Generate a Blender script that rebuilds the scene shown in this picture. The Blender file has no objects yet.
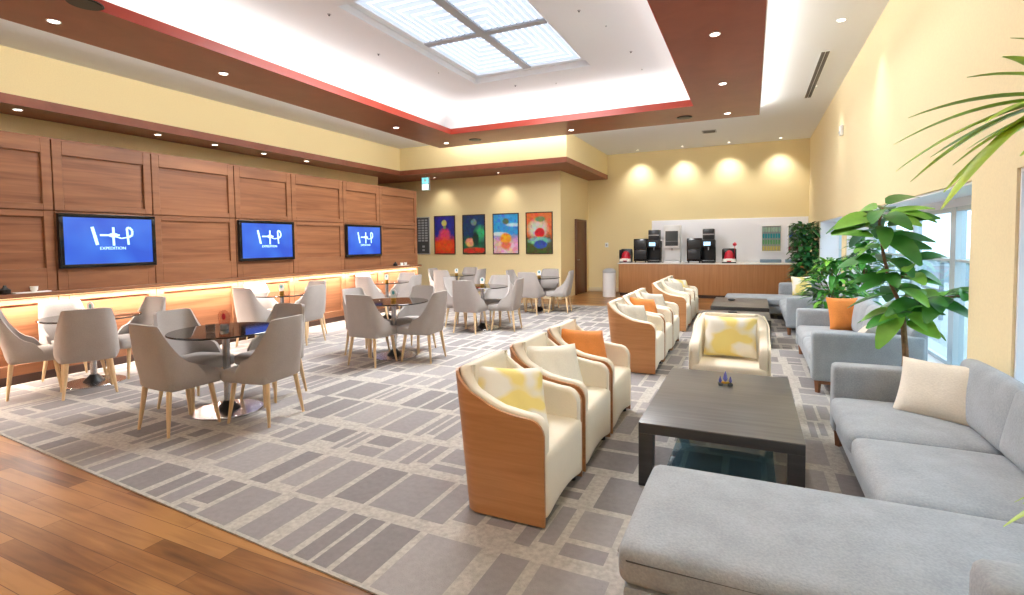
import bpy, bmesh, math, random
from mathutils import Vector, Matrix
PI = math.pi
random.seed(7)
SC = bpy.context.scene
COL = SC.collection

# ------------------------------------------------------------------ materials
MATS = {}
def lin(c):
    return tuple(((v/255)/12.92 if v/255 <= .04045 else ((v/255+.055)/1.055)**2.4) for v in c)
def newmat(name):
    m = bpy.data.materials.new(name); m.use_nodes = True
    nt = m.node_tree; b = nt.nodes['Principled BSDF']
    return m, nt, b
def N(nt, t, **kw):
    n = nt.nodes.new(t)
    for k, v in kw.items(): setattr(n, k, v)
    return n
def coords(nt, scale=(1,1,1), rot=(0,0,0), kind='Object'):
    tc = N(nt, 'ShaderNodeTexCoord'); mp = N(nt, 'ShaderNodeMapping')
    mp.inputs['Scale'].default_value = scale; mp.inputs['Rotation'].default_value = rot
    nt.links.new(tc.outputs[kind], mp.inputs['Vector'])
    return mp.outputs['Vector']
def ramp(nt, fac, stops):
    r = N(nt, 'ShaderNodeValToRGB')
    while len(r.color_ramp.elements) < len(stops): r.color_ramp.elements.new(.5)
    for e, (p, c) in zip(r.color_ramp.elements, stops):
        e.position = p; e.color = (*c[:3], 1)
    nt.links.new(fac, r.inputs['Fac']); return r.outputs['Color']
def plain(name, rgb, rough=.5, metal=0, spec=.5, noise=0, nscale=20, bump=0, bscale=200, coat=0):
    m, nt, b = newmat(name)
    c = lin(rgb)
    b.inputs['Base Color'].default_value = (*c, 1)
    b.inputs['Roughness'].default_value = rough; b.inputs['Metallic'].default_value = metal
    b.inputs['Specular IOR Level'].default_value = spec
    b.inputs['Coat Weight'].default_value = coat
    v = coords(nt)
    if noise:
        n = N(nt, 'ShaderNodeTexNoise'); n.inputs['Scale'].default_value = nscale; n.inputs['Detail'].default_value = 4
        nt.links.new(v, n.inputs['Vector'])
        col = ramp(nt, n.outputs['Fac'], [(.3, [x*(1-noise) for x in c]), (.7, [min(1, x*(1+noise)) for x in c])])
        nt.links.new(col, b.inputs['Base Color'])
    if bump:
        n = N(nt, 'ShaderNodeTexNoise'); n.inputs['Scale'].default_value = bscale; n.inputs['Detail'].default_value = 3
        nt.links.new(v, n.inputs['Vector'])
        bp = N(nt, 'ShaderNodeBump'); bp.inputs['Strength'].default_value = bump; bp.inputs['Distance'].default_value = .01
        nt.links.new(n.outputs['Fac'], bp.inputs['Height']); nt.links.new(bp.outputs['Normal'], b.inputs['Normal'])
    MATS[name] = m; return m
def fabric(name, rgb, var=.12, weave=420, rough=.95):
    m, nt, b = newmat(name); c = lin(rgb)
    b.inputs['Roughness'].default_value = rough; b.inputs['Specular IOR Level'].default_value = .15
    b.inputs['Sheen Weight'].default_value = .15
    v = coords(nt)
    n = N(nt, 'ShaderNodeTexNoise'); n.inputs['Scale'].default_value = 7; n.inputs['Detail'].default_value = 6
    n2 = N(nt, 'ShaderNodeTexNoise'); n2.inputs['Scale'].default_value = weave*.25; n2.inputs['Detail'].default_value = 2
    nt.links.new(v, n.inputs['Vector']); nt.links.new(v, n2.inputs['Vector'])
    mx = N(nt, 'ShaderNodeMath', operation='ADD'); mx.inputs[1].default_value = 0
    nt.links.new(n.outputs['Fac'], mx.inputs[0]); nt.links.new(n2.outputs['Fac'], mx.inputs[1])
    hf = N(nt, 'ShaderNodeMath', operation='MULTIPLY'); hf.inputs[1].default_value = .5
    nt.links.new(mx.outputs[0], hf.inputs[0])
    col = ramp(nt, hf.outputs[0], [(.35, [x*(1-var) for x in c]), (.65, [min(1, x*(1+var)) for x in c])])
    nt.links.new(col, b.inputs['Base Color'])
    bp = N(nt, 'ShaderNodeBump'); bp.inputs['Strength'].default_value = .35; bp.inputs['Distance'].default_value = .004
    nt.links.new(n2.outputs['Fac'], bp.inputs['Height']); nt.links.new(bp.outputs['Normal'], b.inputs['Normal'])
    MATS[name] = m; return m
def wood(name, dark, light, grain=(1.2, 22, 22), rough=.4, contrast=(.3, .7), spec=.4):
    """grain runs along the axis with the small scale"""
    m, nt, b = newmat(name)
    b.inputs['Roughness'].default_value = rough; b.inputs['Specular IOR Level'].default_value = spec
    v = coords(nt, grain)
    n = N(nt, 'ShaderNodeTexNoise'); n.inputs['Scale'].default_value = 1; n.inputs['Detail'].default_value = 7
    n.inputs['Roughness'].default_value = .6; n.inputs['Distortion'].default_value = .6
    nt.links.new(v, n.inputs['Vector'])
    col = ramp(nt, n.outputs['Fac'], [(contrast[0], lin(dark)), (contrast[1], lin(light))])
    nt.links.new(col, b.inputs['Base Color'])
    MATS[name] = m; return m
def emit(name, rgb, s):
    m, nt, b = newmat(name); c = lin(rgb)
    b.inputs['Base Color'].default_value = (*c, 1)
    b.inputs['Emission Color'].default_value = (*c, 1); b.inputs['Emission Strength'].default_value = s
    MATS[name] = m; return m

plain('wall_yellow', (238,221,172), .85, noise=.03, nscale=60)
plain('wall_cream', (238,222,180), .85, noise=.03, nscale=60)
plain('white_ceiling', (232,235,239), .9)
plain('white_paint', (240,241,245), .7)
plain('skirting_white', (226,214,180), .6)
plain('skirting_dark', (62,38,28), .5)
wood('panel_wood', (124,80,54), (158,108,74), (9, .9, 9), .45)
wood('panel_wood_inset', (116,72,46), (160,108,74), (12, .7, 16), .45)
wood('ring_wood', (126,62,46), (142,74,56), (2, 2, 2), .35)
wood('ring_red', (158,54,38), (172,64,46), (2, 2, 2), .4)
wood('soffit_wood', (128,70,52), (150,88,66), (3, 3, 3), .4)
wood('door_wood', (92,54,34), (112,70,44), (20, 20, 1.2), .4)
wood('counter_wood', (172,120,76), (190,138,92), (26, 26, 1.0), .45)
wood('shell_wood', (172,120,76), (194,142,96), (1.6, 1.6, 26), .35)
wood('leg_wood', (208,178,136), (226,200,160), (30, 30, 3), .45)
wood('sofa_leg_wood', (120,76,48), (146,98,66), (20, 20, 3), .45)
wood('black_wood', (44,42,41), (60,57,56), (2, 30, 30), .34, spec=.6)
wood('black_wood_sheen', (80,78,77), (102,100,98), (2, 30, 30), .34, spec=.8)  # black table wood, with reflected light put into a lighter grey colour
plain('carpet_base', (182,177,170), .98, spec=.05, noise=.17, nscale=38, bump=.6, bscale=160)
plain('carpet_grey', (148,144,144), .98, spec=.05, noise=.06, nscale=30, bump=.5, bscale=180)
plain('carpet_grey_light', (158,154,153), .98, spec=.05, noise=.06, nscale=30, bump=.5, bscale=180)
plain('carpet_grey_dark', (137,133,133), .98, spec=.05, noise=.06, nscale=30, bump=.5, bscale=180)
fabric('chair_fabric', (170,164,160), .05)
fabric('sofa_fabric', (158,164,170), .14)
fabric('cream_leather', (236,227,208), .02, rough=.6)
fabric('pillow_cream', (228,220,206), .06)
fabric('pillow_orange', (222,138,70), .08)
fabric('pillow_white', (236,232,218), .05)
fabric('pillow_grey', (206,200,188), .12)
plain('chrome', (190,192,196), .26, metal=1)
plain('steel', (176,180,184), .3, metal=1)
plain('matt_black', (18,18,20), .45)
plain('gloss_black', (10,10,12), .12)
plain('dark_plastic', (40,42,46), .35)
plain('white_plastic', (236,238,240), .3)
plain('grey_plastic', (168,172,178), .35)
plain('table_top', (34,26,22), .06, spec=.8)
plain('red_plastic', (206,42,62), .3)
plain('teal_plastic', (70,150,160), .4)
plain('counter_white', (238,236,230), .25)
plain('backsplash_white', (232,234,242), .45)
plain('dark_grey', (70,72,74), .6)
plain('brass', (190,150,70), .3, metal=1)
plain('leaf_green', (58,128,46), .38, noise=.3, nscale=5)
plain('leaf_light', (126,190,70), .4, noise=.25, nscale=5)
plain('leaf_dark', (52,112,62), .42, noise=.3, nscale=6)
plain('palm_green', (172,206,72), .4, noise=.3, nscale=8)
plain('bark', (134,102,72), .85, noise=.25, nscale=30, bump=.4, bscale=60)
plain('soil', (58,42,32), .95)
plain('pot_white', (214,214,210), .4)
plain('cup_white', (245,245,240), .3)
plain('concrete', (196,204,210), .9, noise=.06, nscale=3)
plain('outside_wall', (226,230,232), .9)
plain('outside_grey', (150,164,176), .8)
plain('outside_glass', (96,130,156), .15)
plain('frame_aluminium', (196,208,214), .35, metal=.4)
plain('grille', (96,92,86), .6)
emit('lamp_white', (255,246,232), 9)
emit('cove_led', (255,250,240), 12)
emit('warm_led', (255,214,160), 3)
emit('sky_panel', (232,242,255), 1.0)
emit('logo_glow', (180,224,255), .95)
emit('exit_green', (120,210,220), 1.2)
emit('exit_white', (225,245,240), 1.0)

def glassy(name, tint, gloss=.08, alpha=.0):
    m = bpy.data.materials.new(name); m.use_nodes = True; nt = m.node_tree
    for n in list(nt.nodes): nt.nodes.remove(n)
    o = N(nt, 'ShaderNodeOutputMaterial'); mx = N(nt, 'ShaderNodeMixShader')
    t = N(nt, 'ShaderNodeBsdfTransparent'); g = N(nt, 'ShaderNodeBsdfGlossy')
    t.inputs['Color'].default_value = (*lin(tint), 1); g.inputs['Roughness'].default_value = .03
    lw = N(nt, 'ShaderNodeLayerWeight'); lw.inputs['Blend'].default_value = .12 + gloss*.5
    ml = N(nt, 'ShaderNodeMath', operation='MULTIPLY'); ml.inputs[1].default_value = .6
    nt.links.new(lw.outputs['Facing'], ml.inputs[0]); nt.links.new(ml.outputs[0], mx.inputs[0]); nt.links.new(t.outputs[0], mx.inputs[1]); nt.links.new(g.outputs[0], mx.inputs[2])
    nt.links.new(mx.outputs[0], o.inputs['Surface']); MATS[name] = m; return m
glassy('window_glass', (236,246,250))
glassy('tinted_shelf', (196,220,230), .1)
glassy('tumbler_glass', (228,232,236), .2)
glassy('acrylic', (236,214,206), .2)

def translucent(name, rgb):
    m = bpy.data.materials.new(name); m.use_nodes = True; nt = m.node_tree
    for n in list(nt.nodes): nt.nodes.remove(n)
    o = N(nt, 'ShaderNodeOutputMaterial'); mx = N(nt, 'ShaderNodeMixShader'); mx.inputs[0].default_value = .72
    a = N(nt, 'ShaderNodeBsdfDiffuse'); b = N(nt, 'ShaderNodeBsdfTranslucent')
    for q in (a, b): q.inputs['Color'].default_value = (*lin(rgb), 1)
    nt.links.new(a.outputs[0], mx.inputs[1]); nt.links.new(b.outputs[0], mx.inputs[2]); nt.links.new(mx.outputs[0], o.inputs['Surface']); MATS[name] = m
translucent('louvre_white', (240,244,248))

# blue television screen, brighter diagonal patch and faint mottling
def screen_mat():
    m, nt, b = newmat('screen_blue'); v = coords(nt, (1.4,1.4,1.4))
    n = N(nt, 'ShaderNodeTexNoise'); n.inputs['Scale'].default_value = 1.8; n.inputs['Detail'].default_value = 1
    nt.links.new(v, n.inputs['Vector'])
    c = ramp(nt, n.outputs['Fac'], [(.35, lin((52,92,224))), (.7, lin((70,124,242)))])
    nt.links.new(c, b.inputs['Emission Color']); b.inputs['Emission Strength'].default_value = .82
    b.inputs['Base Color'].default_value = (.01,.02,.06,1); b.inputs['Roughness'].default_value = .12
    MATS['screen_blue'] = m
screen_mat()

# plank floor, planks run along X
def plank_mat():
    m, nt, b = newmat('plank_floor'); b.inputs['Roughness'].default_value = .34; b.inputs['Specular IOR Level'].default_value = .4
    v = coords(nt)
    br = N(nt, 'ShaderNodeTexBrick'); br.offset = .37; br.offset_frequency = 2
    br.inputs['Scale'].default_value = 1; br.inputs['Brick Width'].default_value = 1.15; br.inputs['Row Height'].default_value = .105
    br.inputs['Mortar Size'].default_value = .0016; br.inputs['Mortar Smooth'].default_value = .2; br.inputs['Bias'].default_value = 0
    br.inputs['Color1'].default_value = (0,0,0,1); br.inputs['Color2'].default_value = (1,1,1,1); br.inputs['Mortar'].default_value = (.2,.2,.2,1)
    nt.links.new(v, br.inputs['Vector'])
    v2 = coords(nt, (1.6, 20, 1)); n = N(nt, 'ShaderNodeTexNoise'); n.inputs['Scale'].default_value = 1.2; n.inputs['Detail'].default_value = 6; n.inputs['Distortion'].default_value = .8
    nt.links.new(v2, n.inputs['Vector'])
    v3 = coords(nt, (1.4, 5, 1)); n3 = N(nt, 'ShaderNodeTexNoise'); n3.inputs['Scale'].default_value = 1.3; n3.inputs['Detail'].default_value = 2
    nt.links.new(v3, n3.inputs['Vector'])
    a = N(nt, 'ShaderNodeMath', operation='MULTIPLY_ADD'); a.inputs[1].default_value = .38
    nt.links.new(br.outputs['Color'], a.inputs[0])
    s = N(nt, 'ShaderNodeMath', operation='MULTIPLY'); s.inputs[1].default_value = .42
    nt.links.new(n.outputs['Fac'], s.inputs[0]); 
    s2 = N(nt, 'ShaderNodeMath', operation='MULTIPLY_ADD'); s2.inputs[1].default_value = .5
    nt.links.new(n3.outputs['Fac'], s2.inputs[0]); nt.links.new(s.outputs[0], s2.inputs[2])
    nt.links.new(s2.outputs[0], a.inputs[2])
    c = ramp(nt, a.outputs[0], [(.3, lin((76,46,24))), (.52, lin((128,84,44))), (.8, lin((170,122,72)))])
    mx = N(nt, 'ShaderNodeMix', data_type='RGBA'); mx.inputs['B'].default_value = (*lin((88,50,26)),1)
    nt.links.new(br.outputs['Fac'], mx.inputs['Factor']); nt.links.new(c, mx.inputs['A'])
    nt.links.new(mx.outputs['Result'], b.inputs['Base Color'])
    MATS['plank_floor'] = m
plank_mat()

# printed picture built from soft blobs; object coords: x across, z up, both -1..1 after scaling
def print_mat(name, bg_top, bg_bot, blobs, w, h, noise_amt=.4, nsc=9):
    m, nt, b = newmat(name); b.inputs['Roughness'].default_value = .35
    tc = N(nt, 'ShaderNodeTexCoord'); sx = N(nt, 'ShaderNodeSeparateXYZ'); nt.links.new(tc.outputs['Object'], sx.inputs[0])
    n = N(nt, 'ShaderNodeTexNoise'); n.inputs['Scale'].default_value = nsc; n.inputs['Detail'].default_value = 3
    nt.links.new(tc.outputs['Object'], n.inputs['Vector'])
    nB = N(nt, 'ShaderNodeTexNoise'); nB.inputs['Scale'].default_value = 14; nB.inputs['Detail'].default_value = 6; nB.inputs['Roughness'].default_value = .75
    nt.links.new(tc.outputs['Object'], nB.inputs['Vector'])
    g = N(nt, 'ShaderNodeMath', operation='MULTIPLY_ADD'); g.inputs[1].default_value = 1/h; g.inputs[2].default_value = .5
    nt.links.new(sx.outputs['Z'], g.inputs[0])
    g2 = N(nt, 'ShaderNodeMath', operation='MULTIPLY_ADD'); g2.inputs[1].default_value = noise_amt
    nt.links.new(n.outputs['Fac'], g2.inputs[0]); 
    g3 = N(nt, 'ShaderNodeMath', operation='SUBTRACT'); g3.inputs[1].default_value = noise_amt*.5
    nt.links.new(g.outputs[0], g2.inputs[2]); nt.links.new(g2.outputs[0], g3.inputs[0])
    cur = ramp(nt, g3.outputs[0], [(.3, lin(bg_bot)), (.5, lin(bg_top))])
    for (cx, cz, rx, rz, colr, soft) in blobs:
        ax = N(nt, 'ShaderNodeMath', operation='MULTIPLY_ADD'); ax.inputs[1].default_value = 1/(rx*w); ax.inputs[2].default_value = -cx/rx
        az = N(nt, 'ShaderNodeMath', operation='MULTIPLY_ADD'); az.inputs[1].default_value = 1/(rz*h); az.inputs[2].default_value = -cz/rz
        nt.links.new(sx.outputs['X'], ax.inputs[0]); nt.links.new(sx.outputs['Z'], az.inputs[0])
        cb = N(nt, 'ShaderNodeCombineXYZ'); nt.links.new(ax.outputs[0], cb.inputs[0]); nt.links.new(az.outputs[0], cb.inputs[1])
        ln = N(nt, 'ShaderNodeVectorMath', operation='LENGTH'); nt.links.new(cb.outputs[0], ln.inputs[0])
        nn = N(nt, 'ShaderNodeMath', operation='MULTIPLY_ADD'); nn.inputs[1].default_value = .5; nt.links.new(nB.outputs['Fac'], nn.inputs[0]); nt.links.new(ln.outputs['Value'], nn.inputs[2])
        mr = N(nt, 'ShaderNodeMapRange'); mr.inputs['From Min'].default_value = 1.25-soft; mr.inputs['From Max'].default_value = 1.25+soft
        mr.inputs['To Min'].default_value = 1; mr.inputs['To Max'].default_value = 0; nt.links.new(nn.outputs[0], mr.inputs['Value'])
        mx = N(nt, 'ShaderNodeMix', data_type='RGBA'); mx.inputs['B'].default_value = (*lin(colr), 1)
        nt.links.new(mr.outputs[0], mx.inputs['Factor']); nt.links.new(cur, mx.inputs['A']); cur = mx.outputs['Result']
    vo = N(nt, 'ShaderNodeTexVoronoi'); vo.inputs['Scale'].default_value = 13; nt.links.new(tc.outputs['Object'], vo.inputs['Vector'])
    ov = N(nt, 'ShaderNodeMix', data_type='RGBA', blend_type='OVERLAY'); ov.inputs['Factor'].default_value = .38
    nt.links.new(cur, ov.inputs['A']); nt.links.new(vo.outputs['Color'], ov.inputs['B']); cur = ov.outputs['Result']
    nt.links.new(cur, b.inputs['Base Color']); MATS[name] = m
# cushion cover: white with soft yellow bands
def yellow_pillow():
    m, nt, b = newmat('pillow_yellow'); b.inputs['Roughness'].default_value = .9
    v = coords(nt, (2.2,2.2,3.4), (0,.5,.3)); w = N(nt, 'ShaderNodeTexNoise'); w.inputs['Scale'].default_value = 1.7; w.inputs['Detail'].default_value = 1.5
    nt.links.new(v, w.inputs['Vector'])
    c = ramp(nt, w.outputs['Fac'], [(.46, lin((242,238,226))), (.54, lin((242,222,138)))])
    nt.links.new(c, b.inputs['Base Color']); MATS['pillow_yellow'] = m
yellow_pillow()

# ------------------------------------------------------------------ mesh helpers
def finish(bm, name, mat, parent=None, smooth=True, ang=38):
    bmesh.ops.recalc_face_normals(bm, faces=bm.faces[:])
    for f in bm.faces: f.smooth = smooth
    if smooth:
        for e in bm.edges:
            if len(e.link_faces) == 2 and e.calc_face_angle(0) > math.radians(ang): e.smooth = False
    me = bpy.data.meshes.new(name); bm.to_mesh(me); bm.free()
    mats = mat if isinstance(mat, (list, tuple)) else [mat]
    for k in mats: me.materials.append(MATS[k])
    o = bpy.data.objects.new(name, me); COL.objects.link(o)
    if parent is not None: o.parent = parent
    return o
def B(): return bmesh.new()
def box(bm, a, b, bev=0, seg=2, mi=0):
    a = Vector(a); b = Vector(b); c = (a+b)/2; s = b-a
    t = bmesh.new(); bmesh.ops.create_cube(t, size=1)
    for v in t.verts: v.co = Vector((v.co.x*s.x, v.co.y*s.y, v.co.z*s.z)) + c
    if bev: bmesh.ops.bevel(t, geom=t.edges[:], offset=min(bev, min(abs(s.x),abs(s.y),abs(s.z))*.49), segments=seg, profile=.5, affect='EDGES')
    merge(bm, t, mi)
def merge(bm, t, mi=0, M=None):
    if M is not None: bmesh.ops.transform(t, matrix=M, verts=t.verts)
    vm = {}
    for v in t.verts: vm[v] = bm.verts.new(v.co)
    for f in t.faces:
        try:
            g = bm.faces.new([vm[v] for v in f.verts]); g.material_index = mi
        except ValueError: pass
    t.free()
def lathe(bm, prof, c=(0,0,0), seg=32, cap=True, mi=0, rot=None):
    rings = []
    R = rot or Matrix.Identity(3)
    for r, z in prof:
        rings.append([bm.verts.new(Vector(c) + R @ Vector((r*math.cos(2*PI*k/seg), r*math.sin(2*PI*k/seg), z))) for k in range(seg)])
    for a, b in zip(rings, rings[1:]):
        for k in range(seg):
            f = bm.faces.new((a[k], a[(k+1) % seg], b[(k+1) % seg], b[k])); f.material_index = mi
    if cap:
        for q in (rings[0][::-1], rings[-1]): f = bm.faces.new(q); f.material_index = mi
def tube(bm, pts, rads, seg=10, cap=True, mi=0):
    pts = [Vector(p) for p in pts]
    if not isinstance(rads, (list, tuple)): rads = [rads]*len(pts)
    rings = []; up = Vector((0,0,1))
    prev = None
    for i, p in enumerate(pts):
        d = (pts[min(i+1, len(pts)-1)] - pts[max(i-1, 0)]).normalized()
        if prev is None:
            x = d.cross(up)
            if x.length < .1: x = d.cross(Vector((1,0,0)))
        else: x = prev - d*prev.dot(d)
        x.normalize(); prev = x; y = d.cross(x)
        rings.append([bm.verts.new(p + rads[i]*(x*math.cos(2*PI*k/seg) + y*math.sin(2*PI*k/seg))) for k in range(seg)])
    for a, b in zip(rings, rings[1:]):
        for k in range(seg):
            f = bm.faces.new((a[k], a[(k+1) % seg], b[(k+1) % seg], b[k])); f.material_index = mi
    if cap:
        for q in (rings[0][::-1], rings[-1]): bm.faces.new(q).material_index = mi
def prism(bm, poly, z0, z1, bev=0):
    a = [bm.verts.new((x, y, z0)) for x, y in poly]; b = [bm.verts.new((x, y, z1)) for x, y in poly]
    n = len(poly); bm.faces.new(a[::-1]); bm.faces.new(b)
    for k in range(n): bm.faces.new((a[k], a[(k+1) % n], b[(k+1) % n], b[k]))
def soft(bm, a, b, r=.05, puff=0, n=10, side=0, M=None, mi=0):
    """upholstered block: rounded box with a crowned top and slightly bellied sides"""
    a = Vector(a); b = Vector(b); c = (a+b)/2; h = (b-a)/2
    t = bmesh.new(); bmesh.ops.create_cube(t, size=2)
    bmesh.ops.subdivide_edges(t, edges=t.edges[:], cuts=n, use_grid_fill=True)
    for v in t.verts:
        u = v.co.copy()
        # pull samples towards the edges so that the rounding is well resolved
        u = Vector([math.copysign(1-(1-abs(q))**1.6, q) for q in u])
        p = Vector((u.x*h.x, u.y*h.y, u.z*h.z))
        rr = min(r, h.x, h.y, h.z)
        q = Vector([max(-(h[k]-rr), min(h[k]-rr, p[k])) for k in range(3)])
        d = p-q
        if d.length > 1e-9: p = q + d.normalized()*rr if max(abs(d[k]) for k in range(3)) > rr*.999 else q + d.normalized()*min(rr, d.length)
        ux, uy, uz = p.x/h.x, p.y/h.y, p.z/h.z
        if puff and p.z > 0: p.z += puff*(1-ux**2)*(1-uy**2)*(p.z/h.z)
        if side:
            p.x += side*math.copysign(1, p.x)*(abs(ux)**3)*(1-uy*uy)*(1-uz*uz)
            p.y += side*math.copysign(1, p.y)*(abs(uy)**3)*(1-ux*ux)*(1-uz*uz)
        v.co = p + c
    merge(bm, t, mi, M)
def pillow_bm(s=.44, T=.085, n=14, w=None):
    bm = B(); w = w or s; G = {}
    for side in (1, -1):
        for i in range(n+1):
            for j in range(n+1):
                u = -1+2*i/n; v = -1+2*j/n
                if abs(u) == 1 or abs(v) == 1:
                    if side == -1: G[(side,i,j)] = G[(1,i,j)]; continue
                t = T*((1-u**4)*(1-v**4))**.55
                x = w/2*u*(1-.07*(1-v*v)); z = s/2*v*(1-.07*(1-u*u))
                wr = .004*math.sin(9*u+4*v)*(1-abs(u))*(1-abs(v))
                G[(side,i,j)] = bm.verts.new((x, side*(t+wr), z))
    for side in (1, -1):
        for i in range(n):
            for j in range(n):
                q = [G[(side,i,j)], G[(side,i+1,j)], G[(side,i+1,j+1)], G[(side,i,j+1)]]
                bm.faces.new(q if side == 1 else q[::-1])
    return bm
def text_mesh(s, name, size, mat, parent, M):
    cu = bpy.data.curves.new(name, 'FONT'); cu.body = s; cu.size = size; cu.align_x = 'CENTER'; cu.align_y = 'CENTER'; cu.extrude = .001
    o = bpy.data.objects.new(name, cu); COL.objects.link(o)
    dg = bpy.context.evaluated_depsgraph_get(); me = bpy.data.meshes.new_from_object(o.evaluated_get(dg))
    bpy.data.objects.remove(o); bpy.data.curves.remove(cu)
    me.materials.clear(); me.materials.append(MATS[mat]); me.transform(M)
    o = bpy.data.objects.new(name, me); COL.objects.link(o)
    if parent is not None: o.parent = parent
    return o
def thing(name, label, cat, loc=(0,0,0), rz=0, group=None):
    o = bpy.data.objects.new(name, None); COL.objects.link(o); o.empty_display_size = .1
    o.location = loc; o.rotation_euler = (0,0,rz); tag(o, label, cat, group); return o
def tag(o, label, cat, group=None, kind=None):
    o['label'] = label; o['category'] = cat
    if group: o['group'] = group
    if kind: o['kind'] = kind
    return o
def struct(o): o['kind'] = 'structure'; return o
def copy_tree(o, parent=None):
    c = o.copy(); COL.objects.link(c)
    if parent is not None: c.parent = parent
    for ch in [x for x in SRC_CHILDREN(o)]: copy_tree(ch, c)
    return c
def SRC_CHILDREN(o): return [x for x in bpy.data.objects if x.parent == o]
class Proto:
    """first use gives the built thing itself, later ones give copies with their parts"""
    def __init__(s, o): s.o = o; s.used = False
    def place(s, loc, rz, label, group=None):
        o = s.o if not s.used else copy_tree(s.o)
        s.used = True; o.location = loc; o.rotation_euler = (0,0,rz); o['label'] = label
        if group: o['group'] = group
        return o

# ------------------------------------------------------------------ room shell
XR, YB, ZC = 1.345, 15.3, 4.10          # right wall, back wall, ceiling
K = 7.35/7.2                            # panelled wall stands at x = -7.35
bm = B(); box(bm, (-11.5,-2.2,-.12), (2.2,16.0,0)); struct(finish(bm, 'floor', 'plank_floor', smooth=False))

def edge_y(x): return 1.952 + (x+5.494)*(1.681-1.952)/(5.494-1.45)
def clip(poly):
    out = []
    f = lambda p: p[1]-edge_y(p[0])-.02
    for i, p in enumerate(poly):
        q = poly[(i+1) % len(poly)]; a, b = f(p), f(q)
        if a >= 0: out.append(p)
        if (a >= 0) != (b >= 0):
            t = a/(a-b); out.append((p[0]+t*(q[0]-p[0]), p[1]+t*(q[1]-p[1])))
    return out
bm = B(); X0, X1, YE = -7.33, 1.343, 11.7
prism(bm, [(X0, edge_y(X0)), (X1, edge_y(X1)), (X1, YE), (X0, YE)], .0, .008)
rnd = random.Random(3)
def face(poly, mi):
    poly = clip(poly)
    if len(poly) >= 3:
        f = bm.faces.new([bm.verts.new((x, y, .0088)) for x, y in poly]); f.material_index = mi
y = edge_y(X0) - .9
while y < YE-.1:
    hgt = rnd.choice([.28,.36,.44,.52]); gy = rnd.choice([.05,.07,.10])
    x = X0 + .04
    while x < X1-.1:
        wd = rnd.choice([.12,.15,.19,.22,.26,.32]); gx = rnd.choice([.035,.045,.06,.10])
        x2 = min(x+wd, X1-.03); y2 = min(y+hgt, YE-.04)
        k = rnd.random(); off = rnd.choice([0,0,.05,-.05,.1]) * (wd < .3)
        mi = rnd.choice([1,1,2,3])
        if k < .62: face([(x,y+off),(x2,y+off),(x2,y2),(x,y2)], mi)
        elif k < .84:
            s = y+(y2-y)*rnd.choice([.3,.45,.6]); g = .022
            face([(x,y),(x2,y),(x2,s-g),(x,s-g)], mi); face([(x,s+g),(x2,s+g),(x2,y2),(x,y2)], rnd.choice([1,2,3]))
        else:
            s = x+(x2-x)*.5; g = .012
            face([(x,y),(s-g,y),(s-g,y2),(x,y2)], mi); face([(s+g,y+.06),(x2,y+.06),(x2,y2),(s+g,y2)], mi)
        x = x2+gx
    y += hgt+gy
c = finish(bm, 'carpet', ['carpet_base','carpet_grey','carpet_grey_light','carpet_grey_dark'], smooth=False)
tag(c, 'wall-to-wall beige carpet with a pattern of staggered grey rectangles', 'carpet')

# walls
def wall(name, a, b, mat='wall_yellow'):
    m = B(); box(m, a, b); return struct(finish(m, name, mat, smooth=False))
wall('wall_back', (-4.9,YB,0), (XR+.6,YB+.2,ZC+.7))
wall('wall_left', (-9.6,-2.2,0), (-9.4,11.45,3.5))
wall('wall_front', (-11.5,-2.2,0), (XR+.6,-2.0,ZC+.7), 'wall_cream')
bm = B(); box(bm, (-11.5,12.78,0), (-4.53,YB+.2,3.5)); struct(finish(bm, 'wall_alcove', 'wall_yellow', smooth=False))
wall('wall_far_left', (-11.7,-2.2,0), (-11.5,YB+.2,ZC))
# bulkhead above the alcove and its wooden soffit band
OUT = [(-8.7,-2.0),(-8.7,11.52),(-3.93,11.52),(-3.93,YB),(-11.5,YB),(-11.5,-2.0)]
bm = B(); prism(bm, OUT, 3.50, ZC); struct(finish(bm, 'wall_upper', 'wall_yellow', smooth=False))
O2 = [(-8.69,-2.0),(-8.69,11.51),(-3.92,11.51),(-3.92,YB),(-11.5,YB),(-11.5,-2.0)]
bm = B(); prism(bm, O2, 3.375, 3.50); struct(finish(bm, 'trim_1', 'soffit_wood', smooth=False))
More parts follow.
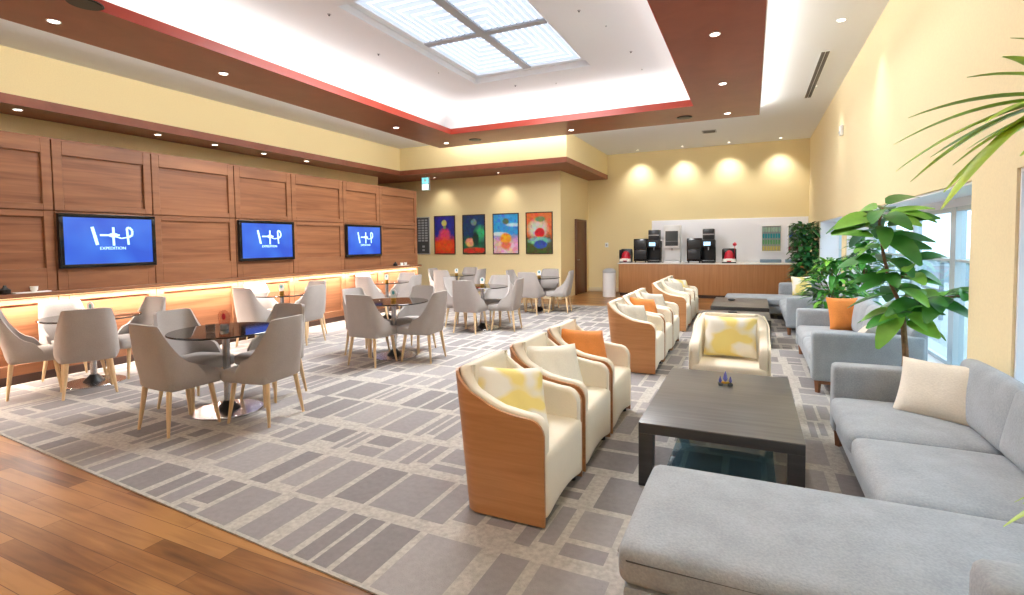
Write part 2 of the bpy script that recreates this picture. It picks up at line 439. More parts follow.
# right wall with three window openings
bm = B(); ops = [(.6,3.82),(4.47,9.55),(9.95,13.0)]; ZT = 1.885
ys = [-2.0] + [v for o in ops for v in o] + [YB]
for k in range(0, len(ys), 2): box(bm, (XR,ys[k],0), (XR+.45,ys[k+1],ZT))
box(bm, (XR,-2.0,ZT), (XR+.45,YB,ZC+.7)); struct(finish(bm, 'wall_right', 'wall_cream', smooth=False))
for wi, (y0, y1) in enumerate(ops):
    w = bpy.data.objects.new('window_%d' % (wi+1), None); COL.objects.link(w); struct(w); w.location = (XR+.4, y0, 0)
    L = y1-y0; Z0 = .28; ZG = ZT-.10
    m = B(); box(m, (-.24,0.001,0), (.05,L-.001,Z0), .004); finish(m, 'sill', 'white_paint', w)
    m = B(); box(m, (-.385,.002,ZT-.02), (.05,L-.002,ZT-.001)); box(m, (-.02,.002,ZG), (.05,L-.002,ZT-.02)); box(m, (-.385,L-.02,0.001), (.05,L-.001,ZT-.02)); box(m, (-.385,.001,.001), (.05,.012,ZT-.02)); finish(m, 'reveal', 'white_paint', w, smooth=False)
    m = B(); mul = {0:[1.1,2.2], 1:[1.62,2.92,4.1], 2:[1.0,2.0]}[wi]
    for yy in (.02, L-.05): box(m, (-.04,yy,Z0), (.04,yy+.04,ZG))
    for z in (Z0, ZG-.04, 1.28): box(m, (-.035,.02,z), (.03,L-.02,z+(.022 if z == 1.28 else .04)))
    for k, yy in enumerate(mul): 
        hw = .07 if (wi == 1 and k == 0) else .02
        box(m, (-.04,yy-hw,Z0), (.04,yy+hw,ZG))
    finish(m, 'window_frame', 'frame_aluminium', w, smooth=False)
    m = B(); box(m, (0.0,.03,Z0+.02), (.006,L-.03,ZG-.02)); finish(m, 'pane', 'window_glass', w, smooth=False)
# skirting
bm = B(); box(bm, (-4.9,YB-.02,0), (XR,YB,.12), .003); struct(finish(bm, 'baseboard_back', 'skirting_white'))
bm = B(); box(bm, (-9.4,12.76,0), (-4.51,12.78,.12), .003); box(bm, (-4.53,12.76,0), (-4.51,13.5,.12)); struct(finish(bm, 'baseboard_alcove', 'skirting_white'))
# door on the return wall
d = bpy.data.objects.new('door_1', None); COL.objects.link(d); struct(d); d.location = (-4.53,14.45,0)
m = B(); box(m, (0,-.44,.01), (.03,.44,2.1), .004); finish(m, 'leaf', 'door_wood', d)
m = B(); 
for y0_, y1_ in ((-.5,-.44),(.44,.5)): box(m, (0,y0_,0), (.05,y1_,2.16), .004)
box(m, (0,-.44,2.1), (.05,.44,2.16), .004); finish(m, 'door_frame', 'door_wood', d)
m = B(); tube(m, [(.03,-.36,1.0),(.07,-.36,1.0),(.07,-.26,1.0)], .009); finish(m, 'door_handle', 'steel', d)

# ceiling: slab with an opening, coved coffer above it, grey-white upper ceiling
RI = (-6.0, -.95, -1.2, 9.78)     # ring inner x0,x1,y0,y1
RO = (-7.1, .12, -1.95, 11.05)
CO = (RI[0]-.5, RI[1]+.5, RI[2]-.3, RI[3]+.5)  # opening in the slab
bm = B()
box(bm, (-11.5,-2.0,ZC), (CO[0],YB,ZC+.1)); box(bm, (CO[1],-2.0,ZC), (XR+.45,YB,ZC+.1))
box(bm, (CO[0],-2.0,ZC), (CO[1],CO[2],ZC+.1)); box(bm, (CO[0],CO[3],ZC), (CO[1],YB,ZC+.1))
ZU = 4.5; loops = []
for k in range(9):
    a = k/8*PI/2; ins = .62*(1-math.cos(a)); z = ZC + (ZU-ZC)*math.sin(a)
    loops.append([bm.verts.new(p) for p in ((CO[0]+ins,CO[2]+ins,z),(CO[1]-ins,CO[2]+ins,z),(CO[1]-ins,CO[3]-ins,z),(CO[0]+ins,CO[3]-ins,z))])
for a, b in zip(loops, loops[1:]):
    for k in range(4): bm.faces.new((a[k], a[(k+1) % 4], b[(k+1) % 4], b[k]))
SK = (-4.62,-2.63,5.20,8.52)      # skylight opening
I = (CO[0]+.62, CO[1]-.62, CO[2]+.62, CO[3]-.62)
def quad(bm, x0, y0, x1, y1, z): bm.faces.new([bm.verts.new(p) for p in ((x0,y0,z),(x1,y0,z),(x1,y1,z),(x0,y1,z))])
G = .14
quad(bm, I[0],I[2],SK[0]-G,I[3],ZU); quad(bm, SK[1]+G,I[2],I[1],I[3],ZU); quad(bm, SK[0]-G,I[2],SK[1]+G,SK[2]-G,ZU); quad(bm, SK[0]-G,SK[3]+G,SK[1]+G,I[3],ZU)
struct(finish(bm, 'ceiling', 'white_ceiling', ang=25))
# wooden ring hanging below the opening with red inner fascia
bm = B(); ZR = 3.90
for (x0,y0,x1,y1) in ((RO[0],RO[2],RI[0],RO[3]),(RI[1],RO[2],RO[1],RO[3]),(RI[0],RO[2],RI[1],RI[2]),(RI[0],RI[3],RI[1],RO[3])): box(bm, (x0,y0,ZR), (x1,y1,ZR+.05))
for (x0,y0,x1,y1) in ((RO[0],RO[2],RO[0]+.03,RO[3]),(RO[1]-.03,RO[2],RO[1],RO[3]),(RO[0],RO[3]-.03,RO[1],RO[3])): box(bm, (x0,y0,ZR+.05), (x1,y1,ZC-.001))
struct(finish(bm, 'trim_2', 'ring_wood', smooth=False))
bm = B(); e = .012
box(bm, (RI[0],RI[2],ZR-.004), (RI[0]+e,RI[3],ZR+.115)); box(bm, (RI[1]-e,RI[2],ZR-.004), (RI[1],RI[3],ZR+.115)); box(bm, (RI[0]+e,RI[3]-e,ZR-.004), (RI[1]-e,RI[3],ZR+.115)); box(bm, (RI[0]+e,RI[2],ZR-.004), (RI[1]-e,RI[2]+e,ZR+.115))
struct(finish(bm, 'trim_3', 'ring_red', smooth=False))

# skylight light box with louvres
sk = thing('skylight', 'large four-pane skylight with white mitred louvres in the raised ceiling', 'skylight', ((SK[0]+SK[1])/2,(SK[2]+SK[3])/2,ZU))
hw, hl = (SK[1]-SK[0])/2, (SK[3]-SK[2])/2
m = B()
for (x0,y0,x1,y1) in ((-hw-G,-hl-G,-hw-G+.02,hl+G),(hw+G-.02,-hl-G,hw+G,hl+G),(-hw-G,-hl-G,hw+G,-hl-G+.02),(-hw-G,hl+G-.02,hw+G,hl+G)): box(m, (x0,y0,.0), (x1,y1,.16))
for (x0,y0,x1,y1) in ((-hw-G,-hl-G,-hw,hl+G),(hw,-hl-G,hw+G,hl+G),(-hw,-hl-G,hw,-hl),(-hw,hl,hw,hl+G)): box(m, (x0,y0,.10), (x1,y1,.15))
finish(m, 'skylight_frame', 'white_ceiling', sk, smooth=False)
m = B(); box(m, (-.07,-hl,.085), (.07,hl,.124)); box(m, (-hw,-.06,.085), (-.07,.06,.124)); box(m, (.07,-.06,.085), (hw,.06,.124)); finish(m, 'crossbar', 'grey_plastic', sk, smooth=False)
for qx in (-1,1):
    for qy in (-1,1):
        m = B(); box(m, (min(qx*.07,qx*hw),min(qy*.06,qy*hl),.125), (max(qx*.07,qx*hw),max(qy*.06,qy*hl),.14)); finish(m, 'pane', 'sky_panel', sk, smooth=False)
        m = B(); w_, l_ = hw-.07, hl-.06; nst = 9
        for k in range(nst):
            # nested L strips, elbows on the diagonal that points at the outer corner
            f0 = (k+.12)/nst; f1 = (k+.80)/nst; t = .05
            xa, xb, ya, yb = .07+w_*f0, .07+w_*f1, .06+l_*f0, .06+l_*f1
            P1 = [(xa,.06),(xb,.06),(xb,yb),(.07,yb),(.07,ya),(xa,ya)]
            pts = [(qx*p[0], qy*p[1]) for p in P1]
            aa = [m.verts.new((p[0],p[1],.108)) for p in pts]; bb = [m.verts.new((p[0],p[1],.112)) for p in pts]
            for F in ((aa[0],aa[1],aa[2],aa[5]),(aa[5],aa[2],aa[3],aa[4]),(bb[0],bb[1],bb[2],bb[5]),(bb[5],bb[2],bb[3],bb[4])): m.faces.new(F)
            for i in range(6): m.faces.new((aa[i],aa[(i+1)%6],bb[(i+1)%6],bb[i]))
        finish(m, 'louvre', 'louvre_white', sk, smooth=False)

# cove light strips lying on the ring
def area(name, loc, rot, sx, sy, energy, color=(1,1,1), spread=PI):
    l = bpy.data.lights.new(name, 'AREA'); l.shape = 'RECTANGLE'; l.size = sx; l.size_y = sy; l.energy = energy; l.color = color; l.spread = spread
    o = bpy.data.objects.new(name, l); COL.objects.link(o); o.location = loc; o.rotation_euler = rot; return o
def spot(name, loc, tgt, energy, deg=60, blend=.6, color=(1,.95,.88), rad=.06):
    l = bpy.data.lights.new(name, 'SPOT'); l.energy = energy; l.spot_size = math.radians(deg); l.spot_blend = blend; l.color = color; l.shadow_soft_size = rad
    o = bpy.data.objects.new(name, l); COL.objects.link(o); o.location = loc
    o.rotation_euler = (Vector(tgt)-Vector(loc)).to_track_quat('-Z','Y').to_euler(); return o
CE = 4.6
Lx, Ly = RI[1]-RI[0], RI[3]-RI[2]
for nm, loc, rot, sx, sy in (('cove_light_left', (RI[0]-.2,(RI[2]+RI[3])/2,ZR+.07), (0,PI,0), .06, Ly), ('cove_light_right', (RI[1]+.2,(RI[2]+RI[3])/2,ZR+.07), (0,PI,0), .06, Ly),
        ('cove_light_far', ((RI[0]+RI[1])/2,RI[3]+.2,ZR+.07), (PI,0,0), Lx, .06), ('cove_light_near', ((RI[0]+RI[1])/2,RI[2]-.1,ZR+.07), (PI,0,0), Lx, .06)):
    area(nm, loc, rot, sx, sy, CE*max(sx,sy), (1,.97,.92))

# outer cove: strips along the outside of the ring wash the white ceiling and the walls
OE = 5.2
for nm, loc, rot, sx, sy in (('outer_cove_light_left', (RO[0]-.015,(RO[2]+RO[3])/2,ZR+.10), (0,PI/2,0), .05, RO[3]-RO[2]), ('outer_cove_light_right', (RO[1]+.015,(RO[2]+RO[3])/2,ZR+.10), (0,-PI/2,0), .05, RO[3]-RO[2]),
        ('outer_cove_light_far', ((RO[0]+RO[1])/2,RO[3]+.015,ZR+.10), (PI/2,0,0), RO[1]-RO[0], .05)):
    area(nm, loc, rot, sx, sy, OE*max(sx,sy), (1,.97,.92))
# ------------------------------------------------------------------ panelled wall with ledge
XP = -7.35
def z_(v): return 1.5+(v-1.5)*K
seams = [-1.9,-.75,.85,1.97,3.13,4.2,5.4,6.48,7.72,8.8,10.15]; seams = [s*K for s in seams]
ZTOP = z_(2.742); ZL = z_(1.02); YEND = seams[-1]
bm = B(); box(bm, (XP-.28,-2.0,0), (XP-.03,YEND,ZTOP))
struct(finish(bm, 'wall_panelled', 'panel_wood_inset', smooth=False))
bm = B(); zr = z_(1.93)
r = .1
for a, b in zip(seams, seams[1:]):
    for z0, z1, zt, zb in ((ZL,zr,.07,.27),(zr,ZTOP,.17,.08)):
        e = .006
        box(bm, (XP-.03,a+e,z0+e if z0 != ZL else z0), (XP,a+r,z1-e), .004, 1); box(bm, (XP-.03,b-r,z0+e if z0 != ZL else z0), (XP,b-e,z1-e), .004, 1)
        box(bm, (XP-.03,a+r,z0+e if z0 != ZL else z0), (XP,b-r,z0+zb), .004, 1); box(bm, (XP-.03,a+r,z1-zt), (XP,b-r,z1-e), .004, 1)
    z0, z1 = .1, ZL-.04
    box(bm, (XP-.03,a+.002,z0), (XP,a+r,z1), .004, 1); box(bm, (XP-.03,b-r,z0), (XP,b-.002,z1), .004, 1)
    box(bm, (XP-.03,a+r,z0), (XP,b-r,z0+.12), .004, 1); box(bm, (XP-.03,a+r,z1-.09), (XP,b-r,z1), .004, 1)
box(bm, (XP-.03,-2,ZTOP-.006), (XP+.004,YEND,ZTOP+.012))
struct(finish(bm, 'trim_4', 'panel_wood', smooth=False))
bm = B(); box(bm, (XP-.03,-2,ZL-.035), (XP+.11,YEND,ZL), .004); box(bm, (XP+.10,-2,ZL-.045), (XP+.11,YEND,ZL-.034)); struct(finish(bm, 'trim_5', 'panel_wood', smooth=False))
bm = B(); box(bm, (XP-.03,-2,0), (XP+.012,YEND,.1), .003); struct(finish(bm, 'baseboard_left', 'skirting_dark'))
ls = thing('light_strip', 'warm linear light tucked under the long wooden ledge', 'light strip', (XP+.075,4.2,ZL-.0448))
m = B(); box(m, (-.012,-6.1,-.006), (.012,6.1,.004)); finish(m, 'diffuser', 'warm_led', ls, smooth=False)
m = B(); box(m, (-.018,-6.12,.004), (.018,6.12,.0095)); finish(m, 'channel', 'grey_plastic', ls, smooth=False)
area('ledge_light', (XP+.075,4.2,ZL-.058), (0,-.1,0), .03, 12.2, 300, (1,.87,.76))

# televisions
def make_tv():
    t = thing('television', 'x', 'television', (0,0,0))
    W, Hh = 1.07, .652
    m = B(); box(m, (.0,-W/2,-Hh/2), (.045,W/2,Hh/2), .004); finish(m, 'housing', 'matt_black', t)
    m = B(); f = .045
    for a, b in (((.03,-W/2,-Hh/2),(.055,W/2,-Hh/2+f)),((.03,-W/2,Hh/2-f),(.055,W/2,Hh/2)),((.03,-W/2,-Hh/2+f),(.055,-W/2+f,Hh/2-f)),((.03,W/2-f,-Hh/2+f),(.055,W/2,Hh/2-f))): box(m, a, b, .003)
    finish(m, 'bezel', 'gloss_black', t)
    m = B(); box(m, (.040,-W/2+f,-Hh/2+f), (.047,W/2-f,Hh/2-f)); s = finish(m, 'screen', 'screen_blue', t, smooth=False)
    # logo: slanted stroke, cross bar with disc, central stem, looped stroke  (y axis runs to the viewer's right)
    m = B(); X = .0505
    def stroke(pts, w):
        for (y0,z0),(y1,z1) in zip(pts, pts[1:]):
            d = Vector((y1-y0, z1-z0)).normalized()*w/2; n = Vector((-d.y, d.x)); q = [(y0+n.x,z0+n.y),(y0-n.x,z0-n.y),(y1-n.x,z1-n.y),(y1+n.x,z1+n.y)]
            m.faces.new([m.verts.new((X,a,b)) for a, b in q])
    stroke([(-.20,.17),(-.15,-.05)], .035); stroke([(-.12,.07),(.10,.07)], .022)
    stroke([(.03,.17),(.03,-.06)], .028); stroke([(.20,-.05),(.185,.16),(.215,.17),(.25,.13),(.245,.07),(.20,.045)], .026)
    c = [(.03+.055*math.cos(k/14*2*PI), .07+.028*math.sin(k/14*2*PI)) for k in range(14)]; m.faces.new([m.verts.new((X+.0004,a,b)) for a, b in c])
    stroke([(.06,.05),(.12,.03),(.19,.045)], .014)
    finish(m, 'logo', 'logo_glow', t, smooth=False)
    M = Matrix.Translation((X,.02,-.095)) @ Matrix(((0,0,1,0),(1,0,0,0),(0,1,0,0),(0,0,0,1)))
    text_mesh('EXPEDITION', 'caption', .052, 'logo_glow', t, M)
    return t
tv = Proto(make_tv())
for y0, lab in ((3.665,'wall television nearest the camera showing a white logo on blue'), (5.945,'middle television of the three on the panelled wall'), (8.255,'farthest television on the panelled wall, close to its end')):
    tv.place((XP+.001, y0*K, z_(1.588)), 0, lab, 'televisions on the panelled wall')

# small things on the ledge
def saucer_set(y, label, n):
    t = thing('tea_set', label, 'tableware', (XP+.055,y,ZL))
    m = B(); box(m, (-.05,-.16,0), (.05,.16,.012), .005); finish(m, 'tray', 'cup_white', t)
    for k in range(n):
        yy = -.07+.14*k if n > 1 else .02
        m = B(); lathe(m, [(.018,.012),(.032,.03),(.036,.07),(.033,.07),(.016,.02)], (0,yy,0), 18); finish(m, 'cup', 'cup_white', t)
    return t
saucer_set(2.93, 'white cup on a small tray at the near end of the wooden ledge', 1)
saucer_set(9.72, 'two white cups on a tray at the far end of the wooden ledge', 2)
m = B(); lathe(m, [(.01,0),(.045,.01),(.05,.05),(.02,.075),(.012,.1)], (0,0,0), 18); o = finish(m, 'bottle', 'matt_black'); o.location = (XP+.055,2.70,ZL); tag(o, 'small dark bottle beside the white cup on the near ledge', 'bottle')
m = B(); lathe(m, [(.01,0),(.045,.01),(.05,.05),(.02,.075),(.012,.1)], (0,0,0), 18); o = finish(m, 'bottle', 'matt_black'); o.location = (XP+.055,9.42,ZL); tag(o, 'small dark bottle at the far end of the wooden ledge', 'bottle')

# ------------------------------------------------------------------ posters
PW, PH = .71, 1.01
print_mat('print_red', (40,40,150), (216,60,40), [(0,-.02,.26,.2,(226,70,110),.3),(0,-.3,.5,.18,(230,84,40),.25),(-.02,.34,.12,.09,(214,206,120),.15),(0,.22,.06,.05,(120,170,90),.2)], PW, PH, .35)
print_mat('print_green', (26,58,110), (28,96,70), [(.3,.02,.25,.2,(64,178,120),.35),(0,.34,.13,.09,(120,150,160),.2),(-.18,-.22,.2,.12,(226,170,130),.2),(.08,-.12,.14,.2,(22,54,54),.2),(0,-.45,.6,.08,(196,56,44),.2)], PW, PH, .5)
print_mat('print_sky', (60,150,226), (222,180,190), [(-.3,0,.35,.05,(220,236,246),.3),(.35,.24,.3,.05,(196,226,246),.3),(0,-.13,.24,.15,(238,170,50),.15),(0,-.32,.2,.1,(232,120,90),.25),(0,.34,.13,.08,(90,110,90),.2)], PW, PH, .2)
print_mat('print_orange', (226,110,62), (70,84,40), [(-.05,.12,.35,.22,(206,206,196),.35),(.02,.01,.2,.13,(212,36,48),.12),(0,-.2,.42,.1,(112,186,170),.2),(.05,-.3,.26,.11,(36,76,168),.12),(.04,.37,.2,.07,(116,140,96),.2)], PW, PH, .5)
def poster(xc, w, z0, z1, mat, name, label, framemat='skirting_dark'):
    t = thing('framed_poster' if mat else 'notice_board', label, 'poster' if mat else 'notice board', (xc,12.78,(z0+z1)/2), 0, 'framed posters on the yellow wall' if mat else None)
    h = z1-z0; f = .025
    m = B()
    for a, b in (((-w/2,-.03,-h/2),(w/2,0,-h/2+f)),((-w/2,-.03,h/2-f),(w/2,0,h/2)),((-w/2,-.03,-h/2+f),(-w/2+f,0,h/2-f)),((w/2-f,-.03,-h/2+f),(w/2,0,h/2-f))): box(m, a, b, .003)
    finish(m, 'frame', framemat, t)
    m = B(); box(m, (-w/2+f,-.016,-h/2+f), (w/2-f,-.002,h/2-f)); 
    if mat: finish(m, 'print', mat, t, smooth=False)
    else:
        finish(m, 'panel', 'dark_grey', t, smooth=False)
        m = B()
        for r_ in range(9):
            for c_ in range(3): box(m, (-.16+c_*.12,-.02,h/2-.12-r_*.075), (-.07+c_*.12,-.016,h/2-.07-r_*.075))
        finish(m, 'name_cards', 'grey_plastic', t, smooth=False)
        m = B(); box(m, (-.02,-.02,-h/2+.2), (.06,-.016,-h/2+.26)); finish(m, 'sign', 'grey_plastic', t, smooth=False)
        m = B(); box(m, (-.02,-.02,-h/2+.1), (.06,-.016,-h/2+.15)); finish(m, 'sign', 'grey_plastic', t, smooth=False)
    return t
for x0, x1, mt, lab in ((-8.45,-7.74,'print_red','poster in red and deep blue, nearest the panelled wall'),(-7.49,-6.76,'print_green','dark green and navy poster, second from the panelled wall'),(-6.52,-5.73,'print_sky','sky blue poster with an orange shape in the middle'),(-5.52,-4.75,'print_orange','orange and red poster nearest the door corner')):
    poster((x0+x1)/2, x1-x0, 1.20, 2.32, mt, '', lab)
poster(-8.86, .5, 1.20, 2.30, None, '', 'grey framed board half hidden behind the end of the panelled wall', 'grey_plastic')

# ------------------------------------------------------------------ dining furniture
def make_dining_chair():
    t = thing('dining_chair', 'x', 'chair')
    bm = B(); NA, NZ = 50, 14; grid = []
    for i in range(NA+1):
        s = -1+2*i/NA; a = s*math.radians(104); ad = abs(math.degrees(a))
        sn, cs = math.sin(a), math.cos(a)
        x = .262*math.copysign(abs(sn)**.5, sn); y = -.215*abs(cs)**.5 if cs > 0 else .27*(-cs)**.9
        top = .89-.010*(ad/48)**3 if ad < 48 else .880-.425*((ad-48)/56)**.95
        row = []
        for j in range(NZ+1):
            q = j/NZ; z = .355 + (top-.355)*q
            hh = max(0, (z-.44)/.45); f = 1-.13*hh**1.1
            g = 1 - .12*max(0, (.44-z)/.09)**2
            lean = -.075*hh*(max(0, cs)**.3 if cs > 0 else 0)
            crown = -.012*math.sin(PI*hh)*max(0, cs)
            row.append(bm.verts.new((x*f*g, y*g+lean+crown, z)))
        grid.append(row)
    for i in range(NA):
        for j in range(NZ): bm.faces.new((grid[i][j], grid[i+1][j], grid[i+1][j+1], grid[i][j+1]))
    bmesh.ops.recalc_face_normals(bm, faces=bm.faces[:])
    bmesh.ops.solidify(bm, geom=bm.faces[:], thickness=.028)
    finish(bm, 'backrest', 'chair_fabric', t, ang=60)
    bm = B(); soft(bm, (-.232,-.19,.345), (.232,.275,.455), .04, .012, 8); finish(bm, 'seat', 'chair_fabric', t)
    for sx in (-1,1):
        for sy in (-1,1):
            m = B(); tube(m, [(sx*.172,sy*.165,.352),(sx*.19,sy*.185,.18),(sx*.212,sy*.207,0)], [.021,.018,.011], 10); finish(m, 'leg', 'leg_wood', t)
    return t
def make_table():
    t = thing('dining_table', 'x', 'table')
    m = B(); lathe(m, [(.448,.722),(.457,.728),(.457,.736),(.453,.740)], seg=56); finish(m, 'tabletop', 'table_top', t)
    m = B(); lathe(m, [(.032,.06),(.032,.69),(.07,.70),(.12,.716),(.12,.7215)], seg=24); finish(m, 'pole', 'chrome', t)
    m = B(); lathe(m, [(.285,0),(.29,.006),(.285,.013),(.1,.018)], seg=48); finish(m, 'base', 'chrome', t)
    m = B(); lathe(m, [(.10,.0185),(.095,.03),(.05,.075),(.036,.095)], seg=24); finish(m, 'collar', 'matt_black', t)
    return t
def make_menu():
    t = thing('menu_stand', 'x', 'menu stand')
    m = B(); lathe(m, [(.034,0),(.036,.01),(.036,.04),(.03,.044)], seg=20); finish(m, 'base', 'brass', t)
    m = B(); n = 18; rim = [(.043*math.cos(a)*1.0, .112+.045*math.sin(a)) for a in [k/n*PI for k in range(n+1)]] + [(-.036,.044),(.036,.044)]
    A = [m.verts.new((x,-.004,z)) for x, z in rim]; Bq = [m.verts.new((x,.004,z)) for x, z in rim]
    m.faces.new(A); m.faces.new(Bq[::-1])
    for i in range(len(rim)): m.faces.new((A[i], A[(i+1)%len(rim)], Bq[(i+1)%len(rim)], Bq[i]))
    finish(m, 'plate', 'white_plastic', t, smooth=False)
    m = B(); c = [(.02*math.cos(k/12*2*PI), .112+.026*math.sin(k/12*2*PI)) for k in range(12)]; 
    for s in (-1,1): m.faces.new([m.verts.new((x,s*.0046,z)) for x, z in c])
    finish(m, 'emblem', 'teal_plastic', t, smooth=False)
    return t
chair, table, menu = Proto(make_dining_chair()), Proto(make_table()), Proto(make_menu())
TABLES = [  # x, y, where it stands, chairs as (direction, twist deg, push)
 (-6.62,3.16,'under the nearest television', [('E0',-22,.0),('S0',-22,.0),('W',0,.39),('N',0,.44)]),
 (-4.32,3.10,'nearest the wooden floor', [('S',-3,.44),('E',9,.50),('W',8,.46),('N',6,.50)]),
 (-4.32,5.52,'second in the row beside the armchairs', [('S',0,.44),('E',7,.47),('W',0,.46),('N',0,.46)]),
 (-4.30,7.98,'third in the row beside the armchairs', [('S',0,.44),('E',7,.47),('W',0,.44),('N',0,.48)]),
 (-6.70,5.78,'under the middle television', [('S',0,.45),('E',7,.47),('W',0,.36),('N',0,.5)]),
 (-6.68,8.33,'below the farthest television', [('S',0,.45),('E',7,.47),('W',0,.37),('N',0,.46)]),
 (-6.50,10.75,'in front of the red poster', [('S',0,.46),('E',0,.46),('W',0,.44),('N',0,.46)]),
 (-4.20,10.42,'before the orange poster near the door', [('S',0,.46),('E',8,.48),('W',0,.46),('N',0,.46)]),
]
DIR = {'S0':(0,0,0,'on its near side'), 'E0':(0,0,PI/2,'on its right'), 'S':(0,-1,0,'on its near side'), 'N':(0,1,PI,'on its far side'), 'E':(1,0,PI/2,'on its right'), 'W':(-1,0,-PI/2,'on its left')}
for ti, (tx, ty, desc, chs) in enumerate(TABLES):
    table.place((tx,ty,.008), 0, 'round dark dining table with chrome pedestal, ' + desc, 'round dining tables')
    for d_, tw, push in chs:
        dx, dy, rz, w = DIR[d_]
        if d_ == 'E0': dx, dy, push = .40, -.24, 1
        if d_ == 'S0': dx, dy, push = -.12, -.47, 1
        chair.place((tx+dx*push, ty+dy*push, .008), rz+math.radians(tw), 'grey chair at the table ' + desc + ', ' + w, 'grey dining chairs')
    if ti != 1: menu.place((tx,ty,.748), math.radians(12), 'small white menu stand on the table ' + desc, 'menu stands on the dining tables')
# nearest table: glass tumbler and pinkish acrylic stand
t = thing('tumbler', 'short clear glass tumbler on the table nearest the camera', 'glass', (-4.28,2.93,.748))
m = B(); lathe(m, [(.03,0),(.036,.004),(.04,.075),(.036,.075),(.032,.01)], seg=24); finish(m, 'cup', 'tumbler_glass', t)
t = thing('menu_stand', 'pink tinted acrylic stand behind the tumbler on the nearest table', 'menu stand', (-4.36,3.12,.748), .35)
m = B(); lathe(m, [(.034,0),(.036,.01),(.036,.04),(.03,.044)], seg=20); finish(m, 'base', 'steel', t)
m = B(); n = 18; rim = [(.058*math.cos(a), .12+.052*math.sin(a)) for a in [k/n*PI for k in range(n+1)]] + [(-.05,.03),(.05,.03)]
A = [m.verts.new((x,-.004,z)) for x, z in rim]; Bq = [m.verts.new((x,.004,z)) for x, z in rim]
m.faces.new(A); m.faces.new(Bq[::-1])
for i in range(len(rim)): m.faces.new((A[i], A[(i+1)%len(rim)], Bq[(i+1)%len(rim)], Bq[i]))
finish(m, 'plate', 'acrylic', t, smooth=False)
m = B(); c = [(.018*math.cos(k/12*2*PI), .115+.03*math.sin(k/12*2*PI)) for k in range(12)]; m.faces.new([m.verts.new((x,-.0055,z)) for x, z in c]); finish(m, 'emblem', 'red_plastic', t, smooth=False)

# ------------------------------------------------------------------ armchairs (front faces +x, front edge at x=0)
def prof_top(x):
    P = [(-.60,.79),(-.546,.777),(-.525,.745),(-.474,.70),(-.40,.647),(-.284,.600),(-.16,.580),(-.07,.572),(-.03,.556),(-.008,.52),(0,.49)]
    for (a, za), (b, zb) in zip(P, P[1:]):
        if a <= x <= b: return za+(zb-za)*(x-a)/(b-a)
    return P[0][1] if x < P[0][0] else P[-1][1]
HWA = .33
def u_path(inset, n=10):
    """plan line from the near front end round the back to the far front end"""
    h = HWA-inset; xb = -.488+inset; rc = .10
    pts = []
    fr = [-.000,-.008,-.02,-.04,-.07,-.12,-.18,-.24,-.30,xb+rc]
    for x in fr: pts.append((x, -h))
    for k in range(1, n): a = k/n*PI/2; pts.append((xb+rc-rc*math.sin(a), -h+rc-rc*math.cos(a)))
    for k in range(7): pts.append((xb, (-h+rc)+(2*(h-rc))*k/6))
    half = pts[:len(fr)+n-1]
    for x, y in half[::-1]: pts.append((x, -y))
    return pts
def u_shell(inset, thick, z0, dz, NZ=12):
    bm = B(); grid = []
    for x, y in u_path(inset):
        fx = min(1, abs(x)/.468)
        top = prof_top(x - .078*fx**2 - (inset*.7 if fx > .3 else 0)) + dz; row = []
        for j in range(NZ+1):
            z = z0+(top-z0)*j/NZ; row.append(bm.verts.new((x-.078*fx**3*(z/.777), y, z)))
        grid.append(row)
    for a, b in zip(grid, grid[1:]):
        for j in range(NZ): bm.faces.new((a[j], b[j], b[j+1], a[j+1]))
    bmesh.ops.recalc_face_normals(bm, faces=bm.faces[:])
    # make normals point outwards, then thicken inwards
    f = bm.faces[0]
    if f.normal.y > 0: bmesh.ops.reverse_faces(bm, faces=bm.faces[:])
    bmesh.ops.solidify(bm, geom=bm.faces[:], thickness=thick)
    return bm
def make_armchair(shell='shell_wood'):
    t = thing('armchair', 'x', 'armchair')
    finish(u_shell(0, .016, .012, 0), 'shell', shell, t, ang=35)
    bm = u_shell(.0165, .072, .30, .014)
    es = [e for e in bm.edges if len(e.link_faces) == 2 and e.calc_face_angle(0) > 1.0]
    bmesh.ops.bevel(bm, geom=es, offset=.018, segments=3, profile=.5, affect='EDGES')
    finish(bm, 'upholstery', 'cream_leather', t, ang=70)
    bm = B(); soft(bm, (-.40,-.312,.05), (.014,.312,.405), .045, .012, 10)
    for v in bm.verts:   # shallow arch along the bottom of the front
        if v.co.z < .14: v.co.z += .055*(1-(v.co.y/.33)**2) - .03
    finish(bm, 'seat', 'cream_leather', t)
    for x in (-.05,-.42):
        for y in (-.28,.28):
            m = B(); lathe(m, [(.02,0),(.02,.03)], (x,y,0), 12); finish(m, 'foot', 'matt_black', t)
    return t
ac = Proto(make_armchair())
XA = -.958
rows = [('A',[2.42,3.14,3.86],'nearest row'),('B',[5.80,6.52,7.24],'middle row'),('C',[8.78,9.50,10.22],'farthest row')]
ordn = ['first','second','third']
for rn, ys_, nm in rows:
    for k, y0 in enumerate(ys_):
        ac.place((XA, y0+HWA, .008), 0, 'cream armchair with curved wood shell, %s of the %s from the camera' % (ordn[k], nm), 'wood-shelled armchairs')
acw = make_armchair('cream_leather'); acw.location = (-.17, 4.80, .008); acw.rotation_euler = (0,0,-PI/2); tag(acw, 'cream armchair turned to the camera beyond the nearest coffee table', 'armchair')
